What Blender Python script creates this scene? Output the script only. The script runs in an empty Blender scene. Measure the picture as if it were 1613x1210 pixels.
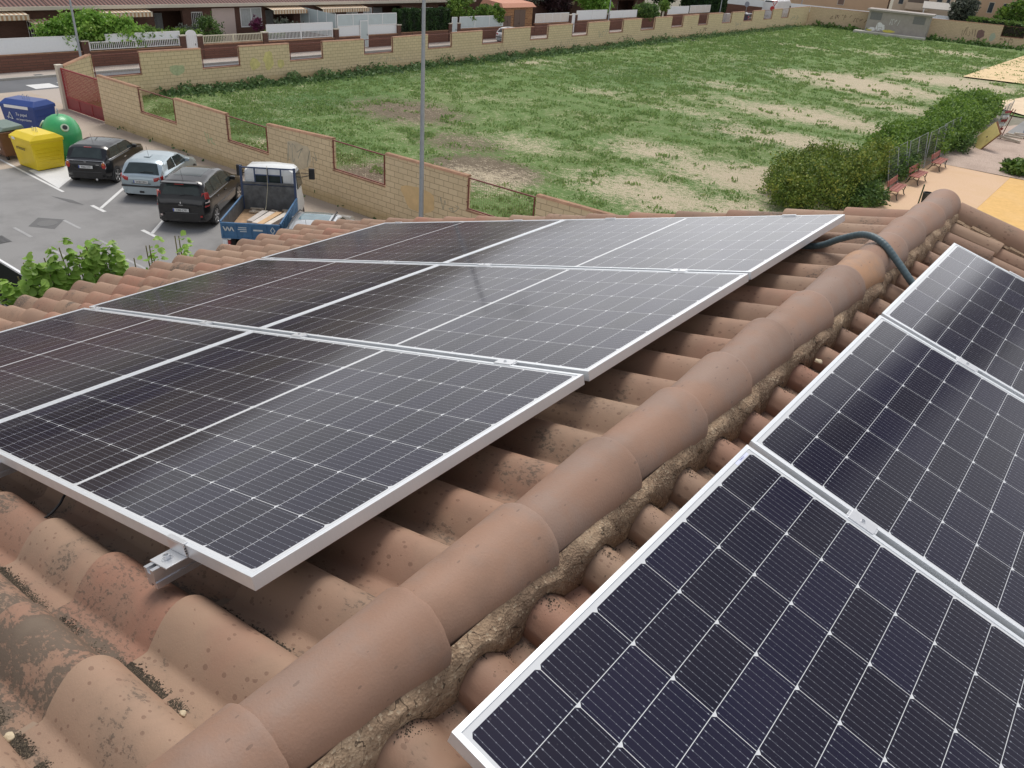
import bpy, bmesh, math, random
import numpy as np
from mathutils import Vector, Matrix, noise
R = math.radians
sc = bpy.context.scene
col = sc.collection
# ---------------------------------------------------------------- camera
CZ = 9.6
def cam_axes(yaw, pitch, roll):
    cy, sy, cp, sp = math.cos(yaw), math.sin(yaw), math.cos(pitch), math.sin(pitch)
    f = Vector((sy*cp, cy*cp, -sp)); r = Vector((cy, -sy, 0)); u = r.cross(f)
    cr, sr = math.cos(roll), math.sin(roll)
    return r*cr+u*sr, -r*sr+u*cr, f
cr_, cu_, cf_ = cam_axes(-0.63725, 0.52398, 0.08136)
cam = bpy.data.cameras.new('camera'); co = bpy.data.objects.new('camera', cam); col.objects.link(co)
co.matrix_world = Matrix(((cr_.x, cu_.x, -cf_.x, 1.0295), (cr_.y, cu_.y, -cf_.y, -0.6035), (cr_.z, cu_.z, -cf_.z, CZ), (0, 0, 0, 1)))
cam.sensor_width = 36; cam.lens = 36*1235/1613; cam.clip_start = 0.05; cam.clip_end = 1500
sc.camera = co
# ---------------------------------------------------------------- sky, sun, exposure
SUN_EL, SUN_AZ = 64, -34          # azimuth measured from +Y towards +X
w = bpy.data.worlds.new("World"); sc.world = w; w.use_nodes = True
nt = w.node_tree; nt.nodes.clear()
out = nt.nodes.new('ShaderNodeOutputWorld'); bg = nt.nodes.new('ShaderNodeBackground')
sky = nt.nodes.new('ShaderNodeTexSky'); sky.sky_type = 'NISHITA'; sky.sun_disc = False
sky.sun_elevation = R(SUN_EL); sky.sun_rotation = R(SUN_AZ); sky.air_density = 1.2; sky.dust_density = 3.0
tc = nt.nodes.new('ShaderNodeTexCoord')
mp = nt.nodes.new('ShaderNodeMapping'); mp.inputs['Scale'].default_value = (1.0, 1.0, 2.6)
nz = nt.nodes.new('ShaderNodeTexNoise'); nz.inputs['Scale'].default_value = 1.7; nz.inputs['Detail'].default_value = 5; nz.inputs['Roughness'].default_value = .55
rm = nt.nodes.new('ShaderNodeValToRGB')
rm.color_ramp.elements[0].position = .3; rm.color_ramp.elements[0].color = (4.3, 4.4, 4.6, 1)
rm.color_ramp.elements[1].position = .72; rm.color_ramp.elements[1].color = (7.4, 7.4, 7.5, 1)
mx = nt.nodes.new('ShaderNodeMix'); mx.data_type = 'RGBA'; mx.inputs[0].default_value = .86
nt.links.new(tc.outputs['Generated'], mp.inputs['Vector']); nt.links.new(mp.outputs[0], nz.inputs['Vector'])
nt.links.new(nz.outputs[0], rm.inputs[0]); nt.links.new(sky.outputs[0], mx.inputs[6])
# brighter cloud low in front, one darker streak of cloud straight ahead
sx = nt.nodes.new('ShaderNodeSeparateXYZ'); nt.links.new(tc.outputs['Generated'], sx.inputs[0])
def nmath(op, a, b=None, tree=nt, clamp=False):
    n = tree.nodes.new('ShaderNodeMath'); n.operation = op; n.use_clamp = clamp
    for i, v in enumerate((a, b)):
        if v is None: continue
        if isinstance(v, (int, float)): n.inputs[i].default_value = v
        else: tree.links.new(v, n.inputs[i])
    return n.outputs[0]
az = nmath('ARCTAN2', sx.outputs[0], sx.outputs[1])
wob = nt.nodes.new('ShaderNodeTexNoise'); wob.inputs['Scale'].default_value = 3.0; nt.links.new(tc.outputs['Generated'], wob.inputs['Vector'])
azw = nmath('ADD', az, nmath('MULTIPLY', nmath('SUBTRACT', wob.outputs[0], .5), .03))
d1 = nmath('ABSOLUTE', nmath('SUBTRACT', nmath('SUBTRACT', azw, nmath('MULTIPLY', nmath('SUBTRACT', sx.outputs[2], .3), .14)), R(6.2)))
st = nmath('SUBTRACT', 1.0, nmath('DIVIDE', d1, R(2.8)), clamp=True)
low = nmath('MULTIPLY', nmath('SUBTRACT', 1.0, nmath('DIVIDE', nmath('ABSOLUTE', nmath('SUBTRACT', sx.outputs[2], .38)), .27), clamp=True), 2.5, clamp=True)
dark = nmath('MULTIPLY', nmath('MULTIPLY', nmath('MULTIPLY', st, 1.9, clamp=True), low), .8)
# the overcast is brightest low down in front, duller over the houses on the left and overhead
g_el = nmath('SUBTRACT', 1.0, nmath('DIVIDE', nmath('SUBTRACT', sx.outputs[2], .30), .34), clamp=True)
ar = nt.nodes.new('ShaderNodeValToRGB'); nt.links.new(nmath('DIVIDE', nmath('ADD', azw, R(90)), R(120), clamp=True), ar.inputs[0])
ae = ar.color_ramp.elements
for i_, (p_, v_) in enumerate(((0, .2), (.25, .36), (.40, .62), (.52, 1.0), (.778, 1.15), (.802, .22), (.83, .25), (.86, .55), (1, .5))):
    if i_ >= 2: ae.new(p_)
    ae[i_].position = p_
    ae[i_].color = (v_, v_, v_, 1)
fac = nmath('MULTIPLY', nmath('SUBTRACT', 1.0, dark), nmath('ADD', .55, nmath('MULTIPLY', nmath('MULTIPLY', g_el, ar.outputs[0]), 1.8)))
nt.links.new(nmath('SUBTRACT', .93, nmath('MULTIPLY', nmath('MULTIPLY', nmath('SUBTRACT', sx.outputs[2], .58), 3.2, clamp=True), .62)), mx.inputs[0])
vm = nt.nodes.new('ShaderNodeVectorMath'); vm.operation = 'SCALE'
nt.links.new(rm.outputs[0], vm.inputs[0]); nt.links.new(fac, vm.inputs['Scale'])
nt.links.new(vm.outputs[0], mx.inputs[7])
nt.links.new(mx.outputs[2], bg.inputs['Color']); bg.inputs['Strength'].default_value = .08
nt.links.new(bg.outputs[0], out.inputs[0])
sl = bpy.data.lights.new('sun', 'SUN'); sl.energy = 1.5; sl.angle = R(24); sl.color = (1, .965, .91)
so = bpy.data.objects.new('sun', sl); col.objects.link(so)
sd = Vector((math.sin(R(SUN_AZ))*math.cos(R(SUN_EL)), math.cos(R(SUN_AZ))*math.cos(R(SUN_EL)), math.sin(R(SUN_EL))))
so.rotation_euler = sd.to_track_quat('Z', 'Y').to_euler(); so.location = (0, 0, 60)
vs = sc.view_settings; vs.view_transform = 'Standard'; vs.look = 'None'; vs.exposure = 0.6; vs.gamma = 1; vs.use_curve_mapping = False

# ---------------------------------------------------------------- materials
MATS = {}
class NT:
    """small node helper"""
    def __init__(s, name):
        s.m = bpy.data.materials.new(name); s.m.use_nodes = True; s.t = s.m.node_tree
        s.b = s.t.nodes['Principled BSDF']; s.tc = s.t.nodes.new('ShaderNodeTexCoord')
    def n(s, typ, **k):
        x = s.t.nodes.new('ShaderNode'+typ)
        for a, v in k.items():
            if hasattr(x, a): setattr(x, a, v)
        return x
    def set(s, sock, v):
        if isinstance(v, bpy.types.NodeSocket): s.t.links.new(v, sock)
        else: sock.default_value = v
    def math(s, op, a, b=0.0, c=None, clamp=False):
        x = s.n('Math', operation=op, use_clamp=clamp); s.set(x.inputs[0], a); s.set(x.inputs[1], b)
        if c is not None: s.set(x.inputs[2], c)
        return x.outputs[0]
    def noise(s, scale, detail=4, rough=.55, vec=None, dist=0):
        x = s.n('TexNoise'); x.inputs['Scale'].default_value = scale; x.inputs['Detail'].default_value = detail
        x.inputs['Roughness'].default_value = rough; x.inputs['Distortion'].default_value = dist
        s.t.links.new(vec or s.tc.outputs['Object'], x.inputs['Vector']); return x.outputs[0]
    def ramp(s, f, stops):
        x = s.n('ValToRGB'); s.t.links.new(f, x.inputs[0]); e = x.color_ramp.elements
        while len(e) < len(stops): e.new(.5)
        for i, (p, c) in enumerate(stops):
            e[i].position = p; e[i].color = (*c, 1) if len(c) == 3 else c
        return x.outputs[0]
    def step(s, f, a, b):
        x = s.n('MapRange'); x.interpolation_type = 'SMOOTHSTEP'; s.t.links.new(f, x.inputs[0])
        x.inputs[1].default_value = a; x.inputs[2].default_value = b; return x.outputs[0]
    def mix(s, f, a, b, mode='MIX'):
        x = s.n('Mix', data_type='RGBA', blend_type=mode); s.set(x.inputs[0], f)
        for i, v in ((6, a), (7, b)):
            if isinstance(v, tuple): v = (*v, 1) if len(v) == 3 else v
            s.set(x.inputs[i], v)
        return x.outputs[2]
    def map(s, scale, vec=None, rot=(0, 0, 0), loc=(0, 0, 0)):
        x = s.n('Mapping'); x.inputs['Scale'].default_value = scale; x.inputs['Rotation'].default_value = rot; x.inputs['Location'].default_value = loc
        s.t.links.new(vec or s.tc.outputs['Object'], x.inputs['Vector']); return x.outputs[0]
    def attr(s, name): x = s.n('Attribute'); x.attribute_name = name; return x.outputs['Fac']
    def bump(s, h, strength=.3, dist=.01):
        x = s.n('Bump'); x.inputs['Strength'].default_value = strength; x.inputs['Distance'].default_value = dist
        s.t.links.new(h, x.inputs['Height']); s.t.links.new(x.outputs[0], s.b.inputs['Normal']); return x
    def fin(s, color=None, rough=None, metal=None, spec=None):
        if color is not None: s.set(s.b.inputs['Base Color'], (*color, 1) if isinstance(color, tuple) and len(color) == 3 else color)
        if rough is not None: s.set(s.b.inputs['Roughness'], rough)
        if metal is not None: s.b.inputs['Metallic'].default_value = metal
        if spec is not None: s.b.inputs['Specular IOR Level'].default_value = spec
        return s.m
def plain(name, c, rough=.6, metal=0, var=.12, sc_=8, bump=0, coat=0, spec=None):
    if name in MATS: return MATS[name]
    k = NT(name); f = k.noise(sc_, 5, .6)
    a = tuple(max(0, v*(1-var)) for v in c); b = tuple(min(1, v*(1+var)) for v in c)
    cc = k.ramp(f, [(.3, a), (.7, b)])
    if bump: k.bump(k.noise(sc_*6, 4), bump, .004)
    k.fin(cc, rough, metal, spec)
    if coat: k.b.inputs['Coat Weight'].default_value = coat; k.b.inputs['Coat Roughness'].default_value = .06
    MATS[name] = k.m; return k.m
def glass_mat(name, c, rough=.06):
    if name in MATS: return MATS[name]
    k = NT(name); k.fin(k.ramp(k.noise(3, 3), [(.3, c), (.7, tuple(v*1.5 for v in c))]), rough, 0, .6); MATS[name] = k.m; return k.m

def tile_mat():
    k = NT('terracotta_tile'); t = k.attr('tint'); ch = k.attr('chan'); vo = k.n('VectorMath', operation='ADD'); k.t.links.new(k.tc.outputs['Object'], vo.inputs[0]); cx3 = k.n('CombineXYZ'); k.t.links.new(k.math('MULTIPLY', t, 37.0), cx3.inputs[0]); k.t.links.new(k.math('MULTIPLY', t, 91.0), cx3.inputs[2]); k.t.links.new(cx3.outputs[0], vo.inputs[1]); VO = vo.outputs[0]
    base = k.ramp(t, [(0, (.255, .152, .103)), (.35, (.305, .19, .13)), (.62, (.365, .242, .168)), (.88, (.335, .188, .126)), (1, (.36, .168, .112))])
    f1 = k.noise(5, 5, .6, VO); base = k.mix(k.step(f1, .42, .66), base, k.mix(.5, base, (.27, .18, .13)))
    f2 = k.noise(2.6, 4, .6, VO); base = k.mix(k.math('MULTIPLY', k.step(f2, .42, .62), .55), base, (.37, .25, .17))
    f3 = k.noise(2.1, 4, .6, k.map((1, 1, 1), VO, loc=(4, 4, 9))); base = k.mix(k.math('MULTIPLY', k.step(f3, .5, .66), .4), base, (.34, .17, .115))
    # dark drop marks
    v = k.n('TexVoronoi'); v.inputs['Scale'].default_value = 46; k.t.links.new(k.map((1, 1.6, 1)), v.inputs['Vector'])
    v.inputs['Randomness'].default_value = 1
    wh = k.n('TexWhiteNoise'); wh.noise_dimensions = '3D'; k.t.links.new(v.outputs['Position'], wh.inputs[0])
    sz = k.math('MULTIPLY', wh.outputs[0], .34)
    spot = k.math('LESS_THAN', v.outputs['Distance'], sz)
    keep = k.math('GREATER_THAN', k.noise(5.0, 3, .6, k.map((1, 1, 1), loc=(3, 7, 1))), .46)
    spot = k.math('MULTIPLY', k.math('MULTIPLY', spot, keep), .55)
    base = k.mix(spot, base, (.17, .095, .065))
    # lichen and dirt speckle, strongest in the channels
    d1 = k.noise(62, 5, .72, k.map((1, 1.9, 1))); d2 = k.noise(4.2, 5, .62, k.map((1, 1, 1), VO, loc=(9, 2, 4)))
    li = k.attr('lich'); lz = k.math('MULTIPLY', li, k.math('ADD', .35, k.step(k.noise(7, 4, .6, VO), .36, .56))); dirt = k.math('ADD', k.math('ADD', k.math('MULTIPLY', k.step(d2, .52, .68), .8), lz), k.math('MULTIPLY', ch, k.step(k.noise(7, 4), .36, .6)))
    dm = k.math('MULTIPLY', k.step(k.math('ADD', d1, k.math('MULTIPLY', dirt, .2)), .66, .74), k.math('MULTIPLY', dirt, 1.0, clamp=True), clamp=True)
    base = k.mix(k.math('MULTIPLY', dm, .85), base, (.075, .06, .048))
    base = k.mix(k.math('MULTIPLY', k.math('MULTIPLY', dirt, .36, clamp=True), 1.0), base, (.19, .145, .105))
    hb = k.math('ADD', k.math('MULTIPLY', k.noise(220, 3, .6), .35), k.math('MULTIPLY', k.noise(26, 4), .65))
    k.bump(k.math('ADD', hb, k.math('MULTIPLY', dm, .9)), .35, .004)
    MATS['tile'] = k.fin(base, k.math('ADD', .56, k.math('MULTIPLY', f1, .25)), 0, .35)
tile_mat()
def ridge_mat():
    k = NT('ridge_tile_clay'); t = k.attr('tint')
    base = k.ramp(t, [(0, (.25, .15, .105)), (.45, (.315, .188, .13)), (.9, (.36, .215, .142)), (1, (.46, .25, .13))])
    f = k.noise(6, 5, .6); base = k.mix(k.math('MULTIPLY', k.step(f, .4, .62), .55), base, (.27, .20, .165))
    g = k.noise(3.1, 4, .6, k.map((1, 1, 1), loc=(2, 5, 8))); base = k.mix(k.math('MULTIPLY', k.step(g, .5, .7), .5), base, (.215, .135, .095))
    v = k.n('TexVoronoi'); v.inputs['Scale'].default_value = 52; k.t.links.new(k.map((1.3, .55, 1)), v.inputs['Vector'])
    wh = k.n('TexWhiteNoise'); k.t.links.new(v.outputs['Position'], wh.inputs[0])
    spot = k.math('MULTIPLY', k.math('LESS_THAN', v.outputs['Distance'], k.math('MULTIPLY', k.math('SUBTRACT', wh.outputs[0], .55), .45)), .5)
    base = k.mix(spot, base, (.13, .085, .065))
    sp = k.step(k.noise(130, 3, .7), .68, .74); base = k.mix(k.math('MULTIPLY', sp, .5), base, (.16, .115, .09))
    k.bump(k.math('ADD', k.noise(200, 3), k.math('MULTIPLY', k.noise(18, 4), 1.0)), .22, .004)
    MATS['ridge'] = k.fin(base, .6, 0, .35)
ridge_mat()
def mortar_mat():
    k = NT('mortar'); f = k.noise(14, 6, .7)
    c = k.ramp(f, [(.3, (.20, .135, .09)), (.5, (.34, .24, .16)), (.7, (.46, .345, .235))])
    c = k.mix(k.step(k.noise(5, 4), .44, .6), c, k.mix(.6, c, (.24, .165, .115))); cr = k.noise(9, 3, .5, None, 1.5); c = k.mix(k.math('MULTIPLY', k.math('LESS_THAN', k.math('ABSOLUTE', k.math('SUBTRACT', cr, .5)), .006), .8), c, (.05, .035, .025))
    v = k.n('TexVoronoi'); v.inputs['Scale'].default_value = 190; k.t.links.new(k.tc.outputs['Object'], v.inputs['Vector'])
    wh = k.n('TexWhiteNoise'); k.t.links.new(v.outputs['Position'], wh.inputs[0])
    c = k.mix(k.math('MULTIPLY', k.math('GREATER_THAN', wh.outputs[0], .93), .45), c, (.60, .49, .35))
    c = k.mix(k.math('MULTIPLY', k.math('LESS_THAN', wh.outputs[0], .1), .45), c, (.13, .09, .06))
    k.bump(k.math('ADD', k.math('MULTIPLY', v.outputs['Distance'], .5), k.math('ADD', k.noise(60, 5, .7), k.math('MULTIPLY', k.noise(17, 4), 2.0))), .7, .008); MATS['mortar'] = k.fin(c, .92, 0, .2)
mortar_mat()
def alu(name, c, rough, metal=.85):
    k = NT(name); f = k.noise(30, 3, .5, k.map((1, 40, 1)))
    MATS[name] = k.fin(k.ramp(f, [(.3, tuple(v*.94 for v in c)), (.7, c)]), k.math('ADD', rough, k.math('MULTIPLY', f, .1)), metal)
alu('frame_aluminium', (.84, .87, .90), .34, .55); alu('rail_aluminium', (.70, .71, .74), .3, .9); alu('clamp_aluminium', (.82, .83, .85), .3, .8)
def cells_mat():
    """half-cut mono cells: metric UV, x along the long side"""
    k = NT('solar_cells'); sp = k.n('SeparateXYZ'); k.t.links.new(k.tc.outputs['UV'], sp.inputs[0]); x, y = sp.outputs[0], sp.outputs[1]
    L, W = 1.722, 1.134; bx, by = .0225, .0185; gap = .014; px = (L-2*bx-gap)/18; py = (W-2*by)/6
    x0 = k.math('SUBTRACT', x, bx); h = k.math('GREATER_THAN', x0, px*9+gap/2)
    x1 = k.math('SUBTRACT', x0, k.math('MULTIPLY', h, gap))
    y1 = k.math('SUBTRACT', y, by)
    inx = k.math('MULTIPLY', k.math('GREATER_THAN', x0, 0), k.math('LESS_THAN', x1, px*18))
    iny = k.math('MULTIPLY', k.math('GREATER_THAN', y1, 0), k.math('LESS_THAN', y1, py*6))
    mid = k.math('LESS_THAN', k.math('ABSOLUTE', k.math('SUBTRACT', x0, px*9+gap/2)), gap/2)
    ux = k.math('MULTIPLY', k.math('FRACT', k.math('DIVIDE', x1, px)), px)
    uy = k.math('MULTIPLY', k.math('FRACT', k.math('DIVIDE', y1, py)), py)
    ey = k.math('MINIMUM', uy, k.math('SUBTRACT', py, uy)); ex = k.math('MINIMUM', ux, k.math('SUBTRACT', px, ux))
    line = k.math('LESS_THAN', k.math('MINIMUM', ex, ey), .00068)
    cham = k.math('LESS_THAN', k.math('ADD', ux, ey), .0085)
    white = k.math('MAXIMUM', k.math('MAXIMUM', line, cham), mid)
    inside = k.math('MULTIPLY', inx, iny)
    white = k.math('MAXIMUM', white, k.math('SUBTRACT', 1.0, inside))
    bb = py/11
    by_ = k.math('ABSOLUTE', k.math('SUBTRACT', k.math('FRACT', k.math('DIVIDE', uy, bb)), .5))
    bus = k.math('LESS_THAN', by_, .00042/bb)
    pad = k.math('MULTIPLY', k.math('LESS_THAN', by_, .0011/bb), k.math('LESS_THAN', k.math('ABSOLUTE', k.math('SUBTRACT', ex, .0065)), .0016))
    dots = k.math('MULTIPLY', k.math('LESS_THAN', by_, .0007/bb), k.math('LESS_THAN', k.math('ABSOLUTE', k.math('SUBTRACT', k.math('FRACT', k.math('DIVIDE', ux, px/6)), .5)), .06))
    busm = k.math('MAXIMUM', k.math('MAXIMUM', k.math('MULTIPLY', bus, .5), pad), k.math('MULTIPLY', dots, .8))
    # cell colour, slightly different from cell to cell
    ci = k.n('CombineXYZ'); k.t.links.new(k.math('FLOOR', k.math('DIVIDE', x1, px)), ci.inputs[0]); k.t.links.new(k.math('FLOOR', k.math('DIVIDE', y1, py)), ci.inputs[1])
    oi = k.n('ObjectInfo'); k.t.links.new(oi.outputs['Random'], ci.inputs[2])
    wn = k.n('TexWhiteNoise'); k.t.links.new(ci.outputs[0], wn.inputs[0])
    cell = k.ramp(wn.outputs[0], [(0, (.0035, .0045, .016)), (1, (.0055, .0065, .027))])
    c = k.mix(busm, cell, (.26, .28, .33)); c = k.mix(white, c, (.62, .64, .66))
    # dust film with drop marks
    dust = k.noise(9, 4, .6); v = k.n('TexVoronoi'); v.inputs['Scale'].default_value = 95; k.t.links.new(k.tc.outputs['UV'], v.inputs['Vector'])
    wh = k.n('TexWhiteNoise'); k.t.links.new(v.outputs['Position'], wh.inputs[0])
    drop = k.math('LESS_THAN', v.outputs['Distance'], k.math('MULTIPLY', k.math('SUBTRACT', wh.outputs[0], .3), .33))
    film = k.math('MULTIPLY', k.math('ADD', .005, k.math('MULTIPLY', dust, .022)), k.math('SUBTRACT', 1.0, k.math('MULTIPLY', drop, .8)))
    c = k.mix(film, c, (.46, .34, .27))
    k.bump(k.noise(300, 2), .02, .001)
    rr = k.math('ADD', k.math('ADD', .055, k.math('MULTIPLY', dust, .06)), k.math('MULTIPLY', drop, .25))
    k.b.inputs['IOR'].default_value = 1.38; k.b.inputs['Sheen Weight'].default_value = .05; k.b.inputs['Sheen Roughness'].default_value = .45; k.b.inputs['Sheen Tint'].default_value = (1, .8, .7, 1)
    MATS['cells'] = k.fin(c, rr, 0, .5)
cells_mat()
def block_mat(name, c1, c2, mort, bw, bh, ms=.012, bump=.5, rough=.85, stain=None, off=.5):
    k = NT(name); b = k.n('TexBrick'); b.offset = off; k.t.links.new(k.tc.outputs['UV'], b.inputs['Vector'])
    b.inputs['Scale'].default_value = 1; b.inputs['Brick Width'].default_value = bw; b.inputs['Row Height'].default_value = bh
    b.inputs['Mortar Size'].default_value = ms; b.inputs['Mortar Smooth'].default_value = .2; b.inputs['Bias'].default_value = 0
    b.inputs['Color1'].default_value = (*c1, 1); b.inputs['Color2'].default_value = (*c2, 1); b.inputs['Mortar'].default_value = (*mort, 1)
    f = k.noise(1.1, 5, .65); c = k.mix(k.math('MULTIPLY', k.step(f, .4, .7), .22), b.outputs['Color'], tuple(v*.72 for v in c1))
    c = k.mix(.22, c, k.ramp(k.noise(22, 4, .7), [(.3, (.45, .42, .38)), (.7, (1, .97, .92))]), 'MULTIPLY')
    if stain:
        sp = k.n('SeparateXYZ'); k.t.links.new(k.tc.outputs['UV'], sp.inputs[0])
        s = k.math('MULTIPLY', k.step(k.math('ADD', sp.outputs[1], k.math('MULTIPLY', k.noise(1.6, 4), -.55)), .28, -.08), .5)
        c = k.mix(s, c, stain)
    k.bump(k.math('ADD', k.math('MULTIPLY', b.outputs['Fac'], -1.0), k.math('MULTIPLY', k.noise(40, 4), .5)), bump, .012)
    MATS[name] = k.fin(c, rough, 0, .25); return k.m
block_mat('cream_block', (.80, .65, .43), (.74, .595, .385), (.44, .33, .215), .42, .2, .011, stain=(.52, .38, .18))
block_mat('far_block', (.72, .56, .385), (.67, .52, .355), (.48, .36, .25), .42, .2, .012)
block_mat('red_brick', (.205, .10, .075), (.155, .078, .06), (.12, .075, .06), .8, .16, .02)
block_mat('house_brick', (.155, .078, .06), (.12, .06, .048), (.11, .075, .06), .25, .075, .012)
block_mat('orange_brick', (.36, .19, .10), (.20, .10, .06), (.42, .26, .13), .5, .16, .02)
def ground_mat():
    k = NT('field_ground'); P = k.tc.outputs['Object']; bare = k.attr('bare'); dry = k.attr('dry'); lush = k.attr('lush')
    n1 = k.noise(.16, 5, .6); n2 = k.noise(.75, 8, .78, None, .6); n3 = k.noise(3.2, 6, .8, k.map((1, 1.5, 1))); n4 = k.noise(22, 4, .7)
    g = k.ramp(k.math('ADD', k.math('MULTIPLY', n3, .6), k.math('MULTIPLY', n2, .4)), [(.3, (.085, .15, .048)), (.5, (.155, .245, .08)), (.68, (.26, .33, .14))])
    g = k.mix(k.math('MULTIPLY', k.step(n1, .45, .62), .45), g, (.17, .225, .08))
    g = k.mix(k.math('MULTIPLY', lush, .5), g, (.045, .125, .04))
    mixv = k.math('ADD', k.math('ADD', k.math('MULTIPLY', n2, .55), k.math('MULTIPLY', n3, .85)), k.math('ADD', k.math('MULTIPLY', bare, .33), k.math('MULTIPLY', k.math('SUBTRACT', n1, .5), .35)))
    sand = k.ramp(n4, [(.3, (.42, .345, .24)), (.7, (.70, .61, .45))])
    sm = k.step(k.math('ADD', mixv, k.math('MULTIPLY', k.math('SUBTRACT', n4, .5), 1.0)), .78, .93)
    dirt = k.ramp(k.math('ADD', k.math('MULTIPLY', n4, .5), k.math('MULTIPLY', n3, .5)), [(.35, (.12, .095, .065)), (.65, (.27, .22, .16))])
    g = k.mix(k.step(k.math('ADD', n3, k.math('MULTIPLY', dry, .5)), .72, .95), g, dirt)
    c = k.mix(sm, g, sand)
    c = k.mix(.5, c, k.ramp(k.noise(60, 3, .8), [(.3, (.55, .55, .55)), (.7, (1.1, 1.1, 1.1))]), 'MULTIPLY')
    k.bump(k.math('ADD', n3, k.math('MULTIPLY', n4, .5)), .8, .08); MATS['field'] = k.fin(c, .95, 0, .15)
ground_mat()
def speck(name, c1, c2, scale=60, rough=.9, big=.4, c3=None, bump=.3):
    k = NT(name); a = k.noise(scale, 4, .75); b = k.noise(.55, 5, .6)
    c = k.ramp(a, [(.3, c1), (.7, c2)]); c = k.mix(k.math('MULTIPLY', k.step(b, .42, .66), big), c, c3 or tuple(v*.75 for v in c1))
    k.bump(a, bump, .006); MATS[name] = k.fin(c, rough, 0, .25); return k.m
speck('asphalt', (.235, .232, .23), (.33, .325, .32), 70, .88, .5, (.185, .182, .18))
speck('asphalt_road', (.13, .135, .145), (.185, .19, .2), 70, .85, .3)
speck('pavement', (.40, .335, .275), (.53, .45, .37), 30, .88, .45, (.36, .29, .235))
speck('street_pavement', (.40, .35, .31), (.50, .44, .39), 30, .88, .3)
speck('white_paint', (.66, .66, .65), (.80, .80, .79), 25, .7, .3, (.55, .55, .54), .1)
speck('worn_paint', (.34, .34, .34), (.46, .46, .46), 18, .8, .5, (.24, .24, .24), .1)
speck('patch', (.13, .13, .132), (.19, .19, .19), 60, .9, .3)
speck('sand', (.66, .41, .15), (.78, .50, .20), 3, .95, .3, (.74, .50, .25), .6)
speck('path_paving', (.62, .42, .27), (.70, .50, .34), 20, .9, .35, (.62, .42, .24))
speck('gravel', (.34, .25, .20), (.66, .53, .45), 14, .95, .3)
speck('concrete', (.40, .385, .35), (.52, .50, .46), 18, .9, .4)
def leaf_mat(name, cols, rough=.55, trans=.25):
    k = NT(name); t = k.attr('tint'); stops = [(i/(len(cols)-1), c) for i, c in enumerate(cols)]
    c = k.ramp(t, stops); k.fin(c, rough, 0, .3)
    k.b.inputs['Subsurface Weight'].default_value = 0
    tr = k.n('BsdfTranslucent'); ms = k.n('MixShader'); ms.inputs[0].default_value = trans
    k.t.links.new(c, tr.inputs['Color']); o = k.t.nodes['Material Output']
    k.t.links.new(k.b.outputs[0], ms.inputs[1]); k.t.links.new(tr.outputs[0], ms.inputs[2]); k.t.links.new(ms.outputs[0], o.inputs[0])
    MATS[name] = k.m; return k.m
leaf_mat('leaf_olive', [(.05, .095, .022), (.115, .185, .035), (.22, .29, .055), (.42, .42, .09)])
leaf_mat('leaf_hedge', [(.035, .075, .022), (.065, .13, .035), (.12, .21, .05), (.20, .30, .07)])
leaf_mat('leaf_bright', [(.07, .17, .02), (.15, .31, .045), (.27, .46, .085), (.42, .58, .16)], .4, .35)
leaf_mat('leaf_tree', [(.045, .095, .02), (.10, .19, .035), (.18, .30, .05), (.29, .41, .08)])
leaf_mat('leaf_cypress', [(.012, .03, .01), (.025, .06, .018), (.045, .095, .025)])
leaf_mat('leaf_weed', [(.05, .10, .038), (.09, .165, .06), (.14, .225, .09), (.20, .27, .12)])
leaf_mat('leaf_purple', [(.05, .012, .025), (.13, .02, .07), (.25, .04, .13)])
leaf_mat('leaf_darkred', [(.02, .012, .014), (.05, .025, .028), (.09, .04, .045)])
leaf_mat('leaf_grass', [(.13, .21, .07), (.20, .31, .10), (.27, .38, .13), (.38, .41, .20)], .55, .4)
leaf_mat('leaf_juniper', [(.03, .065, .02), (.07, .14, .03), (.14, .24, .05), (.24, .33, .09)])
leaf_mat('leaf_grey', [(.05, .06, .05), (.10, .12, .09), (.18, .20, .15)])
def awning_mat():
    k = NT('awning_cloth'); sp = k.n('SeparateXYZ'); k.t.links.new(k.tc.outputs['Object'], sp.inputs[0])
    s = k.math('GREATER_THAN', k.math('FRACT', k.math('MULTIPLY', sp.outputs[1], 3.6)), .5)
    MATS['awning'] = k.fin(k.mix(s, (.72, .64, .50), (.50, .30, .17)), .8)
awning_mat()
def roofing_mat():
    k = NT('dark_roofing'); wv = k.n('TexWave'); wv.inputs['Scale'].default_value = 1.1; wv.bands_direction = 'Y'; k.t.links.new(k.tc.outputs['Object'], wv.inputs['Vector'])
    wv.inputs['Distortion'].default_value = .4
    c = k.ramp(wv.outputs['Fac'], [(.1, (.05, .03, .028)), (.5, (.15, .075, .062)), (.9, (.21, .11, .09))]); k.bump(wv.outputs['Fac'], 1, .05); MATS['roofing'] = k.fin(c, .85)
roofing_mat()
def M_(n): return MATS[n]
WHITE = plain('white_painted_metal', (.80, .81, .82), .45, 0, .03); WPLAS = plain('white_panel', (.76, .80, .83), .35, 0, .03)
FROST = plain('frosted_screen', (.50, .58, .60), .3, 0, .05, 2); REDM = plain('red_painted_metal', (.30, .035, .04), .5, 0, .15)
BRNM = plain('rust_brown_metal', (.19, .06, .045), .6, 0, .2); GREYM = plain('galvanised_metal', (.34, .37, .40), .5, .3, .08)
COPING = plain('clay_coping', (.34, .195, .12), .85, 0, .25, 3, .4); BLACK = plain('black_plastic', (.018, .018, .02), .5, 0, .1)
RUB = plain('tyre_rubber', (.022, .022, .023), .8, 0, .1); CREAM = plain('cream_render', (.60, .55, .46), .85, 0, .06, 1)
BEIGE = plain('beige_render', (.56, .385, .25), .9, 0, .05, .6); BEIGE2 = plain('pale_render', (.62, .50, .38), .9, 0, .06, .6)
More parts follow.
